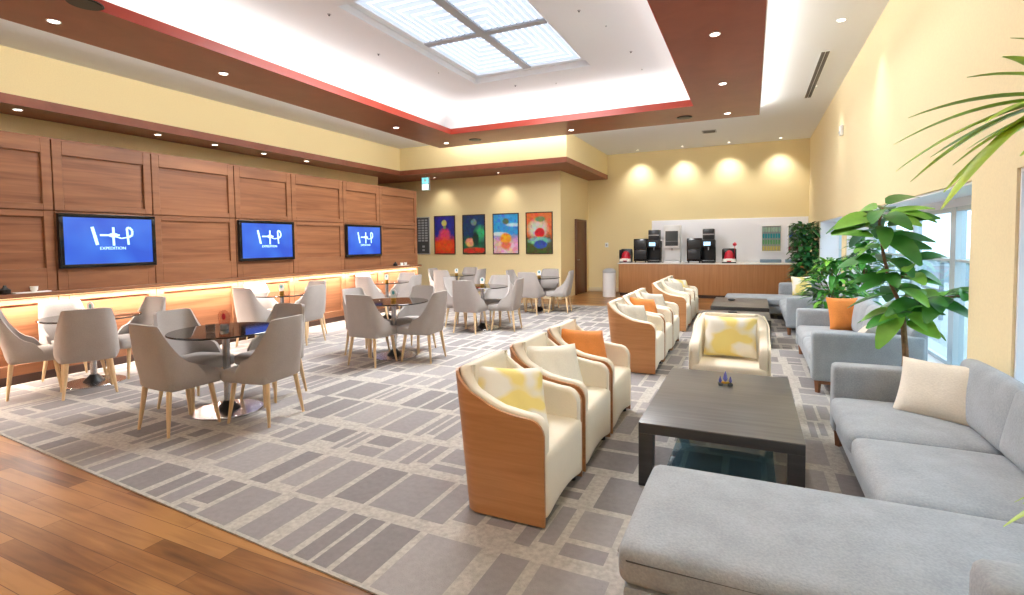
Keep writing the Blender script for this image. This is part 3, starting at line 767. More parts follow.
def pillow(loc, rz, tilt, mat, label, s=.44, w=None, T=.08, roll=0, group='scatter cushions'):
    o = finish(pillow_bm(s, T, w=w), 'cushion', mat); o.location = loc
    o.rotation_euler = (Matrix.Rotation(rz,3,'Z') @ Matrix.Rotation(tilt,3,'X') @ Matrix.Rotation(roll,3,'Y')).to_euler()
    tag(o, label, 'cushion', group); return o
# chairs facing +x: cushion plane faces +x ; local y -> -x/+x by rz=pi/2
for y0, mt, lab in ((2.42,'pillow_yellow','yellow and white patterned cushion in the armchair nearest the camera'),(3.14,'pillow_white','off-white cushion in the second armchair of the nearest row'),(3.86,'pillow_orange','orange cushion in the third armchair of the nearest row'),
        (5.80,'pillow_grey','pale cushion in the first armchair of the middle row'),(6.52,'pillow_orange','orange cushion in the second armchair of the middle row'),(7.24,'pillow_grey','grey-white cushion in the third armchair of the middle row'),
        (9.50,'pillow_grey','beige cushion in the second armchair of the farthest row'),(10.22,'pillow_yellow','pale yellow cushion in the armchair farthest away')):
    pillow((XA-.30, y0+HWA-.05, .565), PI/2-.6, -.50, mt, lab, .44, .46, .07, roll=(.16 if y0 != 3.14 else .08))
pillow((-.17, 5.12, .615), 0, -.28, 'pillow_yellow', 'wide white and yellow cushion in the armchair facing the camera', .38, .46, .075)

# ------------------------------------------------------------------ coffee tables
def make_coffee(L, shelf=True):
    t = thing('coffee_table', 'x', 'coffee table'); W = .89; th = .065; lg = .085; h = .392
    m = B(); box(m, (-W/2,-L/2,h-th), (W/2,L/2,h-.006), .002); finish(m, 'apron', 'black_wood', t)
    m = B(); box(m, (-W/2,-L/2,h-.006), (W/2,L/2,h), .002); finish(m, 'tabletop', 'black_wood_sheen', t)
    for sx in (-1,1):
        for sy in (-1,1):
            m = B(); x0, y0 = sx*W/2, sy*L/2; box(m, (min(x0,x0-sx*lg),min(y0,y0-sy*lg),0), (max(x0,x0-sx*lg),max(y0,y0-sy*lg),h-th), .002); finish(m, 'leg', 'black_wood', t)
    if shelf:
        m = B(); box(m, (-.32,-L/2+.32,.012), (.32,L/2-.25,.02), .002); finish(m, 'glass_shelf', 'tinted_shelf', t)
    return t
o = make_coffee(1.48); o.location = (-.17,3.86,.008); o['label'] = 'large black coffee table nearest the camera, before the L-shaped sofa'
o = make_coffee(.9, False); o.location = (-.19,8.28,.008); o['label'] = 'black coffee table behind the armchair that faces the camera'
o = make_coffee(1.5, False); o.location = (-.17,10.0,.008); o['label'] = 'farthest black coffee table, in front of the farthest sofa'
# little crystal ornament
t = thing('table_ornament', 'small violet glass ornament on the nearest black coffee table', 'ornament', (-.17,3.86+.32,.4), .2)
plain('violet_glass', (110,112,190), .08, spec=.9)
m = B(); 
for sx in (-1,1): box(m, (sx*.035-.016,-.025,0), (sx*.035+.016,.025,.022), .006)
finish(m, 'foot', 'dark_grey', t)
m = B(); box(m, (-.03,-.012,.012), (.03,.012,.03), .004); finish(m, 'stem', 'brass', t)
m = B(); lathe(m, [(.006,.03),(.018,.05),(.012,.075),(.002,.11)], seg=8); 
for sx in (-1,1): lathe(m, [(.006,.022),(.012,.035),(.002,.07)], (sx*.036,0,0), 8)
finish(m, 'crystal', 'violet_glass', t)
for (x, y, lab) in ((-.25,8.40,'small dark dish on the second coffee table'),(-.32,10.2,'small grey dish on the farthest coffee table')):
    m = B(); lathe(m, [(.03,0),(.06,.01),(.065,.03),(.06,.03),(.03,.012)], seg=20); o = finish(m, 'dish', 'dark_grey'); o.location = (x,y,.4); tag(o, lab, 'dish')

# ------------------------------------------------------------------ sofas
def sofa_legs(t, pts):
    for x, y in pts:
        m = B(); tube(m, [(x,y,.13),(x,y,0)], [.032,.022], 4); finish(m, 'leg', 'sofa_leg_wood', t)
def make_straight_sofa(L, D=.86):
    """front at x=0, runs along +y for L, back at x=D"""
    t = thing('sofa', 'x', 'sofa')
    m = B(); soft(m, (.02,.02,.13), (D-.02,L-.02,.26), .03, 0, 6); finish(m, 'base', 'sofa_fabric', t)
    for y0 in (0, L-.15):
        m = B(); soft(m, (0,y0,.125), (D-.03,y0+.15,.60), .035, .004, 10); finish(m, 'arm', 'sofa_fabric', t)
    m = B(); soft(m, (D-.15,.03,.13), (D,L-.03,.68), .05, 0, 10); finish(m, 'backrest', 'sofa_fabric', t)
    h = (L-.30)/2
    for k in range(2):
        m = B(); soft(m, (.0,.15+k*h+.003,.255), (D-.24,.15+(k+1)*h-.003,.40), .055, .022, 10, .006); finish(m, 'seat_cushion', 'sofa_fabric', t)
        M = Matrix.Translation((D-.27,.15+(k+.5)*h,.58)) @ Matrix.Rotation(.17,4,'Y')
        m = B(); soft(m, (-.085,-h/2+.01,-.20), (.085,h/2-.01,.21), .075, .01, 10, .02, M); finish(m, 'back_cushion', 'sofa_fabric', t)
    m = B(); box(m, (.05,.04,.09), (D-.05,.10,.13), .003); box(m, (.05,L-.10,.09), (D-.05,L-.04,.13), .003); finish(m, 'rail', 'sofa_leg_wood', t)
    sofa_legs(t, [(.06,.07),(D-.06,.07),(.06,L-.07),(D-.06,L-.07)])
    return t
s2 = make_straight_sofa(2.0, .92); s2.location = (.54,5.68,.008); s2['label'] = 'straight grey sofa by the window behind the large-leaved plant'
def make_corner_sofa(flip):
    """corner sofa; long part along y, chaise at the y=0 end reaching to x=-.98"""
    t = thing('sofa', 'x', 'sofa'); D = .808
    Y = (lambda y: 2.78-y) if flip else (lambda y: y)
    def sb(a, b, *r, **k):
        y0, y1 = sorted((Y(a[1]), Y(b[1]))); m = B(); soft(m, (a[0],y0,a[2]), (b[0],y1,b[2]), *r, **k); return m
    finish(sb((.02,.02,.11), (D-.02,2.76,.24), .03, 0, 6), 'base', 'sofa_fabric', t)
    finish(sb((-.955,.20,.10), (.03,.96,.25), .03, 0, 6), 'base', 'sofa_fabric', t)
    finish(sb((0,2.62,.12), (D-.03,2.78,.60), .035, .004, 10), 'arm', 'sofa_fabric', t)
    finish(sb((.01,0,.12), (D-.03,.185,.63), .045, .01, 10), 'arm', 'sofa_fabric', t)
    finish(sb((D-.08,.03,.13), (D,2.75,.67), .05, 0, 10), 'backrest', 'sofa_fabric', t)
    finish(sb((-.97,.19,.245), (D-.12,.985,.40), .05, .018, 14, side=.005), 'chaise_cushion', 'sofa_fabric', t)
    m = B(); zz = .350; c_ = [(-.972,.24),(-.972,.935),(-.93,.986),(D-.2,.988)]; e_ = [(-.972,.24),(-.93,.19),(D-.2,.187)]
    tube(m, [(x, Y(y), zz) for x, y in c_], .0028, 6); tube(m, [(x, Y(y), zz) for x, y in e_], .0028, 6); finish(m, 'piping', 'dark_grey', t)
    for a, b in ((.995,1.80),(1.81,2.615)):
        finish(sb((-.02,a,.24), (D-.12,b,.39), .055, .022, 10, side=.008), 'seat_cushion', 'sofa_fabric', t)
        yc = Y((a+b)/2); hh = (b-a)/2-.01
        yc -= (.0 if b < 2 else .08)*(-1 if flip else 1); M = Matrix.Translation((D-.115,yc,.57)) @ Matrix.Rotation(.2,4,'Y')
        m = B(); soft(m, (-.055,-hh,-.19), (.055,hh,.17), .05, .01, 10, .02, M); finish(m, 'back_cushion', 'sofa_fabric', t)
    sofa_legs(t, [(.05,Y(2.7)),(D-.06,Y(2.7)),(-.9,Y(.25)),(-.9,Y(.9)),(D-.06,Y(.06)),(.08,Y(.06))])
    return t
s1 = make_corner_sofa(False); s1.location = (.535,1.60,.008); s1['label'] = 'L-shaped grey sofa in the foreground with its chaise towards the camera'
s3 = make_corner_sofa(True); s3.location = (.50,9.0,.008); s3['label'] = 'farthest grey sofa, its chaise reaching out in front of the counter'
pillow((1.07,3.95,.55), -.5, -.55, 'pillow_cream', 'cream cushion on the L-shaped sofa in the foreground', .40, .46, .08)
pillow((1.04,7.22,.60), .3, -.3, 'pillow_orange', 'orange cushion in the far corner of the straight sofa', .42, .42, .08)
pillow((1.08,6.1,.52), .9, .7, 'pillow_cream', 'cream cushion leaning at the near end of the straight sofa', .40, .44, .08)
pillow((.9,11.42,.60), .3, -.25, 'pillow_yellow', 'pale yellow cushion on the farthest sofa', .38, .38, .08)

# ------------------------------------------------------------------ counter and what stands on it
YC = 14.25
t = thing('serving_counter', 'long wooden serving counter with white top along the back wall', 'counter', (0,YC,0))
m = B(); box(m, (-3.36,.02,.08), (1.30,1.03,.885), .003); finish(m, 'body', 'counter_wood', t)
m = B(); box(m, (-3.33,.05,0), (1.27,1.0,.08)); finish(m, 'plinth', 'skirting_dark', t, smooth=False)
m = B(); box(m, (-3.39,0,.885), (1.31,1.03,.915), .004); finish(m, 'worktop', 'counter_white', t)
ZW = .915
bm = B(); box(bm, (-2.62,YB-.025,ZW+.001), (1.33,YB-.001,2.10), .002); tag(finish(bm, 'splashback', 'backsplash_white'), 'white wall panel behind the serving counter', 'splashback')
def coffee_machine(xc, label):
    t = thing('coffee_machine', label, 'coffee machine', (xc,YC+.38,ZW))
    m = B(); box(m, (-.37,-.22,.04), (.0,.22,.66), .012); finish(m, 'milk_cooler', 'gloss_black', t)
    m = B(); box(m, (-.34,-.23,.10), (-.03,-.222,.36), .003); box(m, (-.34,-.23,.38), (-.03,-.222,.62), .003); finish(m, 'cooler_door', 'dark_plastic', t)
    m = B(); box(m, (.0,-.22,.0), (.33,.22,.06), .008); box(m, (.0,-.02,.06), (.33,.22,.60), .01); box(m, (.0,-.22,.42), (.33,-.02,.62), .01); finish(m, 'body', 'matt_black', t)
    m = B(); box(m, (.02,-.17,.62), (.31,.17,.90), .02); finish(m, 'bean_hopper', 'dark_plastic', t)
    m = B(); box(m, (.02,-.175,.74), (.31,-.1705,.77)); finish(m, 'hopper_band', 'grey_plastic', t, smooth=False)
    m = B(); box(m, (.05,-.228,.46), (.22,-.2205,.56), .002); finish(m, 'display', 'logo_glow', t)
    m = B(); lathe(m, [(.02,.34),(.028,.42)], (.16,-.12,0), 12); finish(m, 'spout', 'chrome', t)
    m = B(); box(m, (.03,-.215,.061), (.30,-.03,.07), .002); finish(m, 'drip_tray', 'steel', t)
    for x in (-.33,-.05):
        m = B(); lathe(m, [(.02,0),(.02,.04)], (x,-.15,0), 10); finish(m, 'foot', 'matt_black', t)
    return t
coffee_machine(-2.60, 'black coffee machine with bean hopper, left of the white dispenser')
coffee_machine(-1.19, 'black coffee machine with bean hopper, right of the white dispenser')
t = thing('drinks_dispenser', 'tall white drinks dispenser between the two coffee machines', 'dispenser', (-1.95,YC+.38,ZW))
m = B(); box(m, (-.21,-.05,0), (.21,.24,1.02), .02); box(m, (-.21,-.22,.40), (.21,-.05,1.02), .02); box(m, (-.21,-.24,0), (.21,-.05,.06), .01); finish(m, 'body', 'white_plastic', t)
m = B(); box(m, (-.165,-.226,.46), (.165,-.2205,.86), .002); finish(m, 'front_panel', 'dark_grey', t)
m = B(); box(m, (-.165,-.228,.58), (.165,-.2262,.588)); finish(m, 'button_row', 'grey_plastic', t, smooth=False)
m = B(); box(m, (-.17,-.235,.0605), (.17,-.06,.072), .002); finish(m, 'drip_tray', 'grey_plastic', t)
m = B(); lathe(m, [(.015,.34),(.02,.41)], (0,-.14,0), 12); finish(m, 'nozzle', 'steel', t)
def candy(xc, label, tall):
    t = thing('sweet_dispenser', label, 'dispenser', (xc,YC+.33,ZW))
    m = B(); box(m, (-.17,-.1,0), (.17,.1,.03), .006); box(m, (-.17,-.1,.03), (-.15,.1,.36), .004); box(m, (.15,-.1,.03), (.17,.1,.36), .004); box(m, (-.15,.08,.03), (.15,.1,.38), .004); finish(m, 'rack', 'dark_plastic', t)
    m = B(); lathe(m, [(.12,.035),(.125,.12),(.12,.2),(.1,.26),(.06,.31),(.01,.33)], (0,-.01,0), 22); finish(m, 'dome', 'red_plastic', t)
    m = B(); lathe(m, [(.06,.031),(.055,.11)], (-.105,-.10,0), 14); lathe(m, [(.06,.031),(.055,.11)], (.105,-.10,0), 14)
    finish(m, 'cup', 'cup_white', t)
    m = B(); box(m, (-.08,-.142,.06), (.08,-.138,.12), .001); finish(m, 'tag', 'cup_white', t)
    if tall:
        m = B(); tube(m, [(.13,.0,.03),(.13,.0,.44)], .006); lathe(m, [(.005,.43),(.045,.46),(.05,.5),(.01,.54)], (.13,0,0), 16); finish(m, 'topper', 'red_plastic', t)
    return t
candy(-3.22, 'red domed sweet holder at the left end of the counter', False)
candy(-.52, 'red domed holder with a red topper, right of the coffee machines', True)
# display shelves with coloured cups
def cups(x0, x1, label, cols):
    w = x1-x0; t = thing('display_case', label, 'display case', ((x0+x1)/2,YB-.026,1.19), 0, 'cup display cases on the splashback')
    h = .70; m = B()
    for a, b in (((-w/2,-.06,0),(w/2,0,.02)),((-w/2,-.06,h-.02),(w/2,0,h)),((-w/2,-.06,.02),(-w/2+.02,0,h-.02)),((w/2-.02,-.06,.02),(w/2,0,h-.02))): box(m, a, b)
    finish(m, 'frame', 'white_plastic', t, smooth=False)
    m = B(); box(m, (-w/2+.02,-.008,.02), (w/2-.02,-.002,h-.02)); finish(m, 'backing', 'grey_plastic', t, smooth=False)
    for r_, c_ in enumerate(cols):
        z = .03+r_*.165; m = B(); box(m, (-w/2+.02,-.055,z-.01), (w/2-.02,-.008,z)); finish(m, 'shelf', 'grey_plastic', t, smooth=False)
        m = B(); n = 7
        for k in range(n): lathe(m, [(.020,z),(.026,z+.05),(.022,z+.12)], (-w/2+.055+k*(w-.11)/(n-1),-.032,0), 8)
        finish(m, 'bottle_row', c_, t)
    return t
plain('cup_yellow', (206,190,110), .4); plain('cup_green', (110,170,120), .4); plain('cup_teal', (50,160,176), .4); plain('cup_pale', (176,206,190), .4); plain('cup_blue', (60,110,190), .4); plain('cup_wine', (130,50,84), .4)
cups(.24,.72,'shelf display of teal, green and yellow bottles on the white panel',['cup_yellow','cup_green','cup_teal','cup_pale'])
cups(.86,1.30,'shelf display of blue and wine red bottles beside the ivy',['cup_wine','cup_pale','cup_blue','cup_pale'])
for x0, lab in ((.46,'blue-grey tray under the teal bottle display'),(1.05,'blue-grey tray under the blue bottle display')):
    m = B(); box(m, (-.25,-.1,0), (.25,.1,.015), .004); box(m, (-.25,-.1,.015), (.25,-.085,.08), .003); box(m, (-.25,.085,.015), (.25,.1,.08), .003); box(m, (-.25,-.085,.015), (-.235,.085,.08), .003); box(m, (.235,-.085,.015), (.25,.085,.08), .003)
    o = finish(m, 'tray', 'steel_blue' if 'steel_blue' in MATS else plain('steel_blue', (110,136,158), .5).name); o.location = (x0,YC+.78,ZW); tag(o, lab, 'tray')
# waste bin
t = thing('waste_bin', 'white cylindrical waste bin at the left end of the counter', 'bin', (-3.52,13.85,0))
m = B(); lathe(m, [(.165,0),(.175,.01),(.175,.66),(.17,.665)], seg=32); finish(m, 'body', 'white_plastic', t)
m = B(); lathe(m, [(.178,.666),(.178,.70),(.16,.74),(.1,.775),(.02,.785)], seg=32); finish(m, 'lid', 'grey_plastic', t)

# ------------------------------------------------------------------ ceiling and wall fittings
def downlight(loc, label, energy=14, lamp=True, rad=.05, group='downlights in the wooden ceiling band'):
    t = thing('downlight', label, 'downlight', loc, 0, group)
    m = B(); lathe(m, [(rad*1.25,-.004),(rad*1.25,-.0005)], seg=20); lathe(m, [(rad*1.28,-.001),(rad*1.2,-.012),(rad,-.006)], seg=20, cap=False); finish(m, 'trim_ring', 'white_plastic', t)
    m = B(); lathe(m, [(rad*.95,-.0075),(rad*.95,-.0045)], seg=18); finish(m, 'lens', 'lamp_white', t)
    if lamp: spot('downlight_lamp', (loc[0],loc[1],loc[2]-.03), (loc[0],loc[1],0), energy, 100, .9)
E0 = 70
kz = (ZR-1.5)/(3.85-1.5)
for (x, y, lab) in ((-.396,6.392,'right side of the wooden ceiling band, nearest in view'),(-.41,8.422,'right side of the wooden ceiling band, second in view'),(-.42,10.403,'far right corner of the wooden ceiling band'),(-3.434,10.38,'far side of the wooden ceiling band, in the middle'),(-6.45,10.32,'far left corner of the wooden ceiling band'),(-6.49,8.499,'left side of the wooden ceiling band, farthest but the corner'),(-6.515,4.788,'left side of the wooden ceiling band, second in view'),(-6.552,2.93,'left side of the wooden ceiling band, nearest in view')):
    downlight((x*kz,y*kz,ZR-.0005), 'round downlight at the ' + lab, E0)
for (x, y, lab) in ((-.4,4.2,'right side, just above the view'),(-.4,1.9,'right side near the front'),(-.4,-.2,'front right'),(-6.55,.8,'left side near the front'),(-3.4,-1.5,'middle of the front'),(-.4,-1.5,'front right corner')):  # out-of-view downlights added as fill for the near part of the room
    downlight((x*kz,y if y < 0 else y*kz,ZR-.0005), 'added unseen fill downlight in the wooden ceiling band, ' + lab, E0)
for (x, y, lab) in ((-1.175,10.364,'dark round speaker near the far right corner of the ceiling band'),(-5.696,10.326,'dark round speaker near the far left corner of the ceiling band'),(-5.82,2.86,'dark round speaker at the near left of the ceiling band')):
    t = thing('ceiling_speaker', lab, 'speaker', (x*kz,y*kz,ZR-.0005), 0, 'speakers in the ceiling band')
    m = B(); lathe(m, [(.13,-.012),(.135,-.001)], seg=28); finish(m, 'grille', 'matt_black', t)
    m = B(); lathe(m, [(.135,-.001),(.15,-.006),(.15,-.0005)], seg=28, cap=False); finish(m, 'rim', 'dark_plastic', t)
for k, (x, y) in enumerate(((-8.95,3.55),(-8.95,5.35),(-8.95,6.35),(-8.95,7.4),(-8.95,8.5))):
    downlight((x,y,3.3745), '%s small downlight from the camera in the soffit above the panelled wall' % ['first','second','third','fourth','fifth'][k], 8, True, .045, 'downlights in the wooden soffit')
# ceiling over the counter
for k, (x, lab) in enumerate(((-2.95,'first'),(-1.74,'second'),(-.56,'third'),(.65,'fourth'))):
    downlight((x,YB-.42,ZC-.0005), '%s from the left of the four wall-washing downlights above the counter' % lab, 0, False, .03, 'wall washers above the counter')
    spot('washer_lamp', (x,YB-.40,ZC-.06), (x,YB-.02,2.2), 88, 92, 1, (1,.97,.92), .05)
for x, nm in ((-8.1,'red and blue'),(-6.1,'sky blue')):
    downlight((x,12.3,3.3745), 'small downlight in the soffit above the %s poster' % nm, 0, False, .03, 'downlights in the wooden soffit')
    spot('poster_lamp', (x,12.32,3.33), (x,12.78,2.2), 26, 86, 1, (1,.94,.82), .03)
for y in (7.3,10.2): spot('wall_lamp_%d' % int(y), (XR-.38,y,ZC-.06), (XR,y,1.9), 40, 70, 1, (1,.97,.92), .05); downlight((XR-.40,y,ZC-.0005), 'small downlight beside the right wall, %s the slot diffuser' % ('near end of' if y < 8 else 'beyond the middle of'), 0, False, .04, 'downlights by the right wall')
t = thing('slot_diffuser', 'long dark air slot in the white ceiling beside the right wall', 'air vent', (.91,9.66,ZC-.0005))
m = B(); box(m, (-.065,-1.28,-.008), (.065,1.28,-.0005), .002); finish(m, 'frame', 'white_plastic', t)
m = B()
for k in range(2): box(m, (-.05+k*.055,-1.26,-.013), (-.005+k*.055,1.26,-.008))
finish(m, 'slot', 'grille', t, smooth=False)
t = thing('air_vent', 'small square air vent in the white ceiling near the back wall', 'air vent', (-.93,13.2,ZC-.0005))
m = B(); box(m, (-.16,-.16,-.01), (.16,.16,-.0005), .003); finish(m, 'frame', 'grey_plastic', t)
m = B()
for k in range(4): box(m, (-.13,-.125+k*.07,-.014), (.13,-.085+k*.07,-.010))
finish(m, 'slot', 'grille', t, smooth=False)
# sprinkler heads and sensors on the raised ceiling
hk = (ZU-1.5)
SP = [(-5.35,6.6,'left of the skylight, farthest from it'),(-4.98,7.75,'left of the skylight near its far corner'),(-4.1,9.05,'beyond the skylight, left of its centre'),(-3.35,9.25,'beyond the skylight, at its centre'),(-2.05,6.55,'right of the skylight, beside its crossbar'),(-1.85,7.15,'right of the skylight, near the middle'),(-1.75,8.3,'right of the skylight near its far corner'),(-1.75,9.2,'in the far right of the raised ceiling'),(-5.0,5.2,'left of the skylight, nearest in view')]
for k, (x, y, lab) in enumerate(SP):
    t = thing('sprinkler', 'small ceiling sprinkler ' + lab, 'sprinkler', (x,y,ZU-.0005), 0, 'sprinklers on the raised ceiling')
    m = B(); lathe(m, [(.022,-.004),(.026,-.0005)], seg=16); finish(m, 'plate', 'white_plastic' if k % 2 else 'grey_plastic', t)
    m = B(); lathe(m, [(.008,-.022),(.012,-.018),(.006,-.004)], seg=12); finish(m, 'head', 'dark_grey' if k % 2 == 0 else 'steel', t)
t = thing('wall_sensor', 'small white box sensor high on the right wall', 'sensor', (XR,10.0,3.28))
m = B(); box(m, (-.05,-.06,-.08), (-.001,.06,.08), .012); finish(m, 'housing', 'white_plastic', t)
m = B(); lathe(m, [(.02,0),(.022,.006),(.012,.012)], (-.05,0,-.03), 14, rot=Matrix.Rotation(-PI/2,3,'Y')); finish(m, 'lens', 'grey_plastic', t)
t = thing('wall_switch', 'small white switch plate on the back wall left of the counter', 'switch', (-3.96,YB,1.41))
m = B(); box(m, (-.05,-.012,-.07), (.05,-.0005,.07), .004); finish(m, 'plate', 'white_plastic', t)
m = B(); box(m, (-.02,-.018,-.03), (.02,-.012,.03), .002); finish(m, 'button', 'grey_plastic', t)
# hanging sign
t = thing('hanging_sign', 'small lit blue and white sign hanging from the wooden soffit', 'sign', (-8.02,11.75,3.375))
m = B(); tube(m, [(0,0,0),(0,0,-.06)], .008); finish(m, 'rod', 'steel', t)
m = B(); box(m, (-.12,-.03,-.42), (.12,.03,-.06), .006); finish(m, 'housing', 'grey_plastic', t)
m = B(); box(m, (-.105,-.034,-.235), (.105,-.0305,-.08), .001); finish(m, 'blue_panel', 'exit_green', t)
m = B(); box(m, (-.105,-.034,-.405), (.105,-.0305,-.25), .001); finish(m, 'white_panel', 'exit_white', t)
m = B(); box(m, (-.03,-.037,-.19), (.03,-.0342,-.12)); finish(m, 'arrow', 'white_plastic', t, smooth=False)

# ------------------------------------------------------------------ plants
def leaf(bm, base, d, L, W, up=Vector((0,0,1)), droop=.25, fold=.25, shape=.75, n=6, mi=0):
    d = d.normalized(); side = d.cross(up)
    if side.length < .05: side = d.cross(Vector((0,1,0)))
    side.normalize(); nrm = side.cross(d).normalized(); prev = None
    for i in range(n+1):
        s = i/n; w = W/2*(max(0, math.sin(PI*min(.985, s**shape*.95+.035))))**.55
        p = base + d*(L*s) - up*(droop*L*s*s)
        row = [bm.verts.new(p - side*w + nrm*(w*fold)), bm.verts.new(p), bm.verts.new(p + side*w + nrm*(w*fold))]
        if prev:
            for k in (0,1): bm.faces.new((prev[k], prev[k+1], row[k+1], row[k])).material_index = mi
        prev = row
def pot(t, r, h, loc=(0,0,0)):
    m = B(); lathe(m, [(r*.72,0),(r*.78,.01),(r,h),(r*.92,h),(r*.88,h-.03)], loc, 32, cap=False); lathe(m, [(.001,.0),(r*.72,0)], loc, 32, cap=False); finish(m, 'pot', 'pot_white', t)
    m = B(); lathe(m, [(r*.88,h-.032),(r*.86,h-.025),(.01,h-.02)], loc, 24); finish(m, 'soil', 'soil', t)
# rubber-like plant with big oval leaves between the two sofas
t = thing('large_leaved_plant', 'tall potted plant with big oval leaves between the two sofas by the window', 'plant', (1.13,5.05,.008))
pot(t, .17, .30)
br = {'trunk':[(0,0,.27),(0,-.02,.55),(-.02,-.03,.80),(-.04,-.03,.95)],
      'a':[(-.04,-.03,.95),(-.12,-.04,1.15),(-.17,-.05,1.38),(-.20,-.05,1.62),(-.18,-.05,1.74)],
      'b':[(-.04,-.03,.95),(.08,-.05,1.0),(.22,-.06,1.03),(.40,-.06,1.06)],
      'c':[(-.12,-.04,1.12),(-.02,-.06,1.2),(.02,-.06,1.3)]}
m = B()
tube(m, br['trunk'], [.026,.023,.02,.018], 8); tube(m, br['a'], [.016,.014,.012,.010,.008], 7); tube(m, br['b'], [.014,.012,.01,.008], 7); tube(m, br['c'], [.012,.01,.008], 7)
finish(m, 'trunk', 'bark', t)
m = B(); rr = random.Random(11)
def along(path, f):
    n = len(path)-1; i = min(int(f*n), n-1); q = f*n-i
    return Vector(path[i]).lerp(Vector(path[i+1]), q)
def whorl(path, f0, f1, n, L, W, el=(-.1,.6), mi_p=.25):
    for k in range(n):
        f = f0+(f1-f0)*k/max(1, n-1); p = along(path, f); a = k*2.4+rr.random()*.6; e_ = rr.uniform(*el)
        d_ = Vector((math.cos(a)*math.cos(e_), math.sin(a)*math.cos(e_), math.sin(e_)))
        q = p + d_*.06; tube(m, [p, q], .003, 4)
        l_ = L*rr.uniform(.8,1.15)
        leaf(m, q, d_, l_, W*l_/L, droop=rr.uniform(.15,.5), mi=1 if rr.random() < mi_p+.12 else 0, up=Vector((rr.uniform(-.5,.2), rr.uniform(-.9,0), 1)).normalized())
whorl(br['a'], .60, 1.0, 22, .31, .14, (-.25,.5)); whorl(br['a'], .1, .6, 15, .24, .13, (-.6,.3))
whorl(br['b'], .2, 1.0, 22, .27, .13, (-.35,.55)); whorl(br['c'], .2, 1.0, 9, .22, .12, (-.3,.5))
whorl(br['trunk'], .76, 1.0, 14, .26, .13, (-.6,.3), .4)
finish(m, 'foliage', ['leaf_green','leaf_light'], t, ang=70)
def bushy(name, label, loc, r, z0, z1, n, L, W, mats, potr=.2, poth=.35, seed=1, col=False):
    t = thing(name, label, 'plant', loc); pot(t, potr, poth)
    q = random.Random(seed); m = B(); tube(m, [(0,0,poth-.03),(0.01,0,(z0+z1)/2),(0,.01,z1-.1)], [.02,.014,.006], 7)
    for k in range(5):
        a = k*1.3; tube(m, [(0,0,z0+.05+k*.08*(z1-z0)),(r*.7*math.cos(a),r*.7*math.sin(a),z0+.3+k*.12*(z1-z0))], [.008,.004], 5)
    finish(m, 'stem', 'bark', t); m = B()
    for k in range(n):
        z = z0+(z1-z0)*q.random(); f = (z-z0)/(z1-z0)
        rad = r*(.75 if col else math.sin(PI*(.15+.75*f)))*q.uniform(.35,1); a = q.uniform(0, 2*PI)
        p = Vector((rad*math.cos(a), rad*math.sin(a), z)); e_ = q.uniform(-.4,.8)
        d_ = Vector((math.cos(a)*math.cos(e_), math.sin(a)*math.cos(e_), math.sin(e_)))
        leaf(m, p, d_, L*q.uniform(.7,1.2), W*q.uniform(.8,1.2), droop=q.uniform(.1,.6), n=4, mi=int(q.random() < .3))
    finish(m, 'foliage', mats, t, ang=70); return t
bushy('ivy_column', 'dark green ivy-like column plant against the far end of the counter', (1.10,13.2,0), .36, .45,1.86, 1000, .13,.09, ['leaf_dark','leaf_green'], seed=2, col=True)
bushy('leafy_shrub', 'bright green bushy plant between the two farther sofas', (1.0,8.16,.008), .29, .50,1.24, 300, .17,.075, ['leaf_green','leaf_light'], seed=5)
bushy('window_shrub', 'taller bushy green plant by the window, behind the bright green one', (1.47,8.86,.008), .2, .45,1.5, 240, .19,.09, ['leaf_green','leaf_light'], seed=9, potr=.16)
# palm at the right edge, only its fronds reach into view
t = thing('potted_palm', 'feathery palm whose bright fronds reach in from the right edge', 'plant', (1.02,1.02,.008)); pot(t, .2, .36)
LP = Vector((1.02,1.02,.008))
m = B(); tube(m, [(0,0,.33),(.02,.02,.8),(.0,.02,1.1)], [.035,.028,.02], 8); finish(m, 'trunk', 'bark', t)
def frond(pts, leaflets, seed):
    q = random.Random(seed); mm = B(); P_ = [Vector(p)-LP for p in pts]; leaflets = [(f_, t_, w_*1.8) for f_, t_, w_ in leaflets]; tube(mm, P_, [.006]*len(P_), 6)
    for f, tip, w in leaflets:
        b_ = along(P_, f); tp = Vector(tip)-LP; d_ = tp-b_; L = d_.length
        up = Vector((0,0,1)); prev = None; n = 10; side = d_.cross(up).normalized()
        for i in range(n+1):
            s = i/n; p = b_ + d_*s + up*(.35*L*s*(1-s)); ww = w/2*(math.sin(PI*min(.98, s*.9+.08)))**.7
            row = [mm.verts.new(p-side*ww), mm.verts.new(p-up*ww*.35), mm.verts.new(p+side*ww)]
            if prev:
                for k in (0,1): mm.faces.new((prev[k],prev[k+1],row[k+1],row[k]))
            prev = row
    return finish(mm, 'frond', 'palm_green', t, ang=70)
FR1 = [(1.02,1.04,1.10),(.96,1.20,1.5),(.84,1.38,1.74),(.70,1.50,1.80),(.58,1.52,1.80)]
frond(FR1, [(1.0,(.30,1.48,1.72),.020),(.98,(.31,1.50,1.66),.022),(.96,(.33,1.46,1.63),.022),(.93,(.34,1.54,1.79),.018),(.9,(.38,1.42,1.60),.02),(.88,(.40,1.60,1.70),.02),(.95,(.36,1.36,1.56),.02),(.82,(.40,1.44,1.66),.018),(.78,(.44,1.5,1.70),.016),(.92,(.45,1.36,1.86),.016),(.86,(.36,1.45,1.70),.02),(.84,(.42,1.50,1.64),.02),(.80,(.46,1.58,1.88),.016),(.74,(.48,1.35,1.66),.02),(.7,(.55,1.62,1.97),.016),(.9,(.44,1.40,1.74),.02)], 1)
FR2 = [(1.0,1.06,1.10),(.92,1.25,1.22),(.84,1.45,1.12),(.78,1.58,.98)]
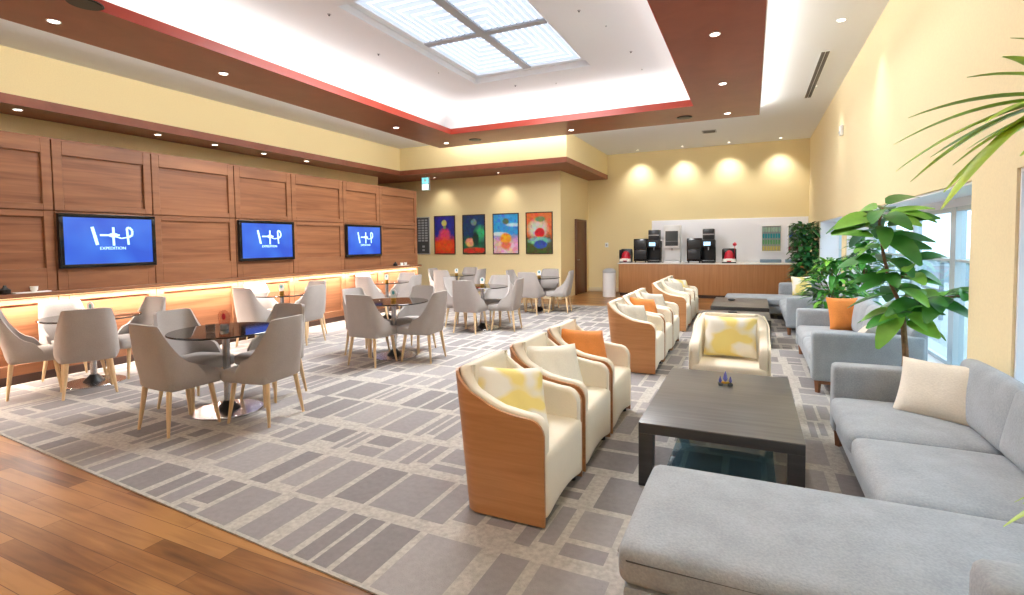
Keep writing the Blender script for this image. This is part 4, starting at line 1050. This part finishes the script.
frond(FR2, [(1.0,(.56,1.60,.80),.02),(.97,(.60,1.66,.84),.02),(.94,(.58,1.56,.88),.018),(.9,(.64,1.5,.78),.02),(.85,(.66,1.68,.92),.018),(1.0,(.66,1.72,.80),.018)], 2)
frond([(1.04,1.0,1.10),(1.12,.9,1.45),(1.2,.75,1.6),(1.25,.6,1.55)], [(1.0,(1.22,.35,1.3),.02),(.9,(1.05,.5,1.35),.02),(.8,(1.28,.5,1.3),.02)], 3)
frond([(1.04,1.04,1.10),(1.16,1.2,1.5),(1.22,1.4,1.7),(1.25,1.55,1.68)], [(1.0,(1.2,1.85,1.5),.02),(.9,(1.05,1.7,1.5),.02),(.8,(1.28,1.7,1.5),.02)], 4)

# ------------------------------------------------------------------ outside the windows
bm = B(); box(bm, (1.85,-12,-.25), (40,40,-.12)); struct(finish(bm, 'ground_outside', 'concrete', smooth=False))
t = thing('building_outside', 'pale building with blue-grey window bands seen through the window', 'building', (14,16,-.12))
m = B(); box(m, (0,-22,0), (6,14,7)); finish(m, 'facade', 'outside_wall', t, smooth=False)
for z in (1.0,3.2,5.2):
    m = B(); box(m, (-.05,-21,z), (.01,13,z+.9)); finish(m, 'window_band', 'outside_glass', t, smooth=False)
t = thing('guard_rail', 'grey metal railing outside the window', 'railing', (3.4,7,-.12))
m = B(); box(m, (-.03,-9,1.15), (.03,12,1.25)); box(m, (-.02,-9,.55), (.02,12,.6)); finish(m, 'rail', 'outside_grey', t, smooth=False)
for k in range(11):
    m = B(); box(m, (-.03,-9+k*2.1-.03,0), (.03,-9+k*2.1+.03,1.15)); finish(m, 'post', 'outside_grey', t, smooth=False)
t = thing('planter_wall', 'low grey wall outside beyond the railing', 'wall', (6.5,8,-.12))
m = B(); box(m, (0,-14,0), (.3,20,.75)); finish(m, 'wall_body', 'outside_grey', t, smooth=False)
m = B(); box(m, (-.03,-14,.75), (.33,20,.82)); finish(m, 'coping', 'outside_wall', t, smooth=False)
for k, (x, y, lab) in enumerate(((2.35,6.2,'small teal green shrub outside the window near the sill'),(2.4,5.4,'second small shrub outside the window, closer to the camera'))):
    bushy('garden_shrub', lab, (x,y,-.12), .26, .3,.75, 90, .16,.09, ['leaf_dark','leaf_dark'], .14, .25, seed=20+k)

# ------------------------------------------------------------------ light
W = bpy.data.worlds.new('World'); SC.world = W; W.use_nodes = True; bg = W.node_tree.nodes['Background']
bg.inputs['Color'].default_value = (.80,.91,1.0,1); bg.inputs['Strength'].default_value = 3.6
for k, (y0, y1) in enumerate(ops):
    o = area('window_portal_%d' % k, (XR+.46,(y0+y1)/2,(.28+ZT)/2), (0,PI/2,0), ZT-.28, y1-y0, 1); o.data.cycles.is_portal = True
# the skylight's own output
area('skylight_lamp', ((SK[0]+SK[1])/2,(SK[2]+SK[3])/2,ZU-.01), (0,0,0), SK[1]-SK[0]-.1, SK[3]-SK[2]-.1, 450, (.97,.985,1))

# ------------------------------------------------------------------ camera
yaw, pitch, roll = math.radians(24.976), math.radians(2.679), math.radians(-.6875)
cy, sy, cp, sp = math.cos(yaw), math.sin(yaw), math.cos(pitch), math.sin(pitch)
f = Vector((-sy*cp, cy*cp, -sp)); r = Vector((cy, sy, 0)); u = r.cross(f)
r2 = math.cos(roll)*r + math.sin(roll)*u; u2 = -math.sin(roll)*r + math.cos(roll)*u
cam = bpy.data.cameras.new('Camera'); co = bpy.data.objects.new('Camera', cam); COL.objects.link(co); SC.camera = co
M = Matrix((r2, u2, -f)).transposed().to_4x4(); M.translation = Vector((0,0,1.5)); co.matrix_world = M
cam.sensor_width = 36; cam.sensor_fit = 'HORIZONTAL'; cam.lens = 513.88*36/1024; cam.shift_x = 0; cam.shift_y = -(297.5-267.19)/1024
cam.clip_start = .02; cam.clip_end = 200

SC.view_settings.view_transform = 'Standard'; SC.view_settings.look = 'None'; SC.view_settings.exposure = .14; SC.view_settings.gamma = 1; SC.view_settings.use_curve_mapping = False
SC.cycles.use_denoising = True; SC.cycles.max_bounces = 10; SC.cycles.diffuse_bounces = 6; SC.cycles.sample_clamp_indirect = 8

# ------------------------------------------------------------------ sub-parts: pieces that belong to a part hang under that part
SUB = {'logo':'screen', 'caption':'screen', 'bezel':'housing', 'cooler_door':'milk_cooler', 'display':'body', 'spout':'body', 'drip_tray':'body', 'hopper_band':'bean_hopper',
       'button_row':'front_panel', 'nozzle':'body', 'soil':'pot', 'piping':'chaise_cushion', 'bottle_row':'shelf', 'name_cards':'panel', 'sign':'panel', 'emblem':'plate', 'arrow':'blue_panel', 'collar':'base', 'tag':'dome', 'pane':None}
def stem(o): return o.name.split('.')[0]
for root in [o for o in bpy.data.objects if o.type == 'EMPTY' and o.parent is None and 'label' in o]:
    kids = sorted(SRC_CHILDREN(root), key=lambda o: o.name)
    seen = {}
    for k in kids:
        p = SUB.get(stem(k))
        if not p: continue
        cands = [c for c in kids if stem(c) == p and c.parent == root]
        if not cands: continue
        i = seen.get(stem(k), 0); seen[stem(k)] = i+1
        k.parent = cands[i % len(cands)]
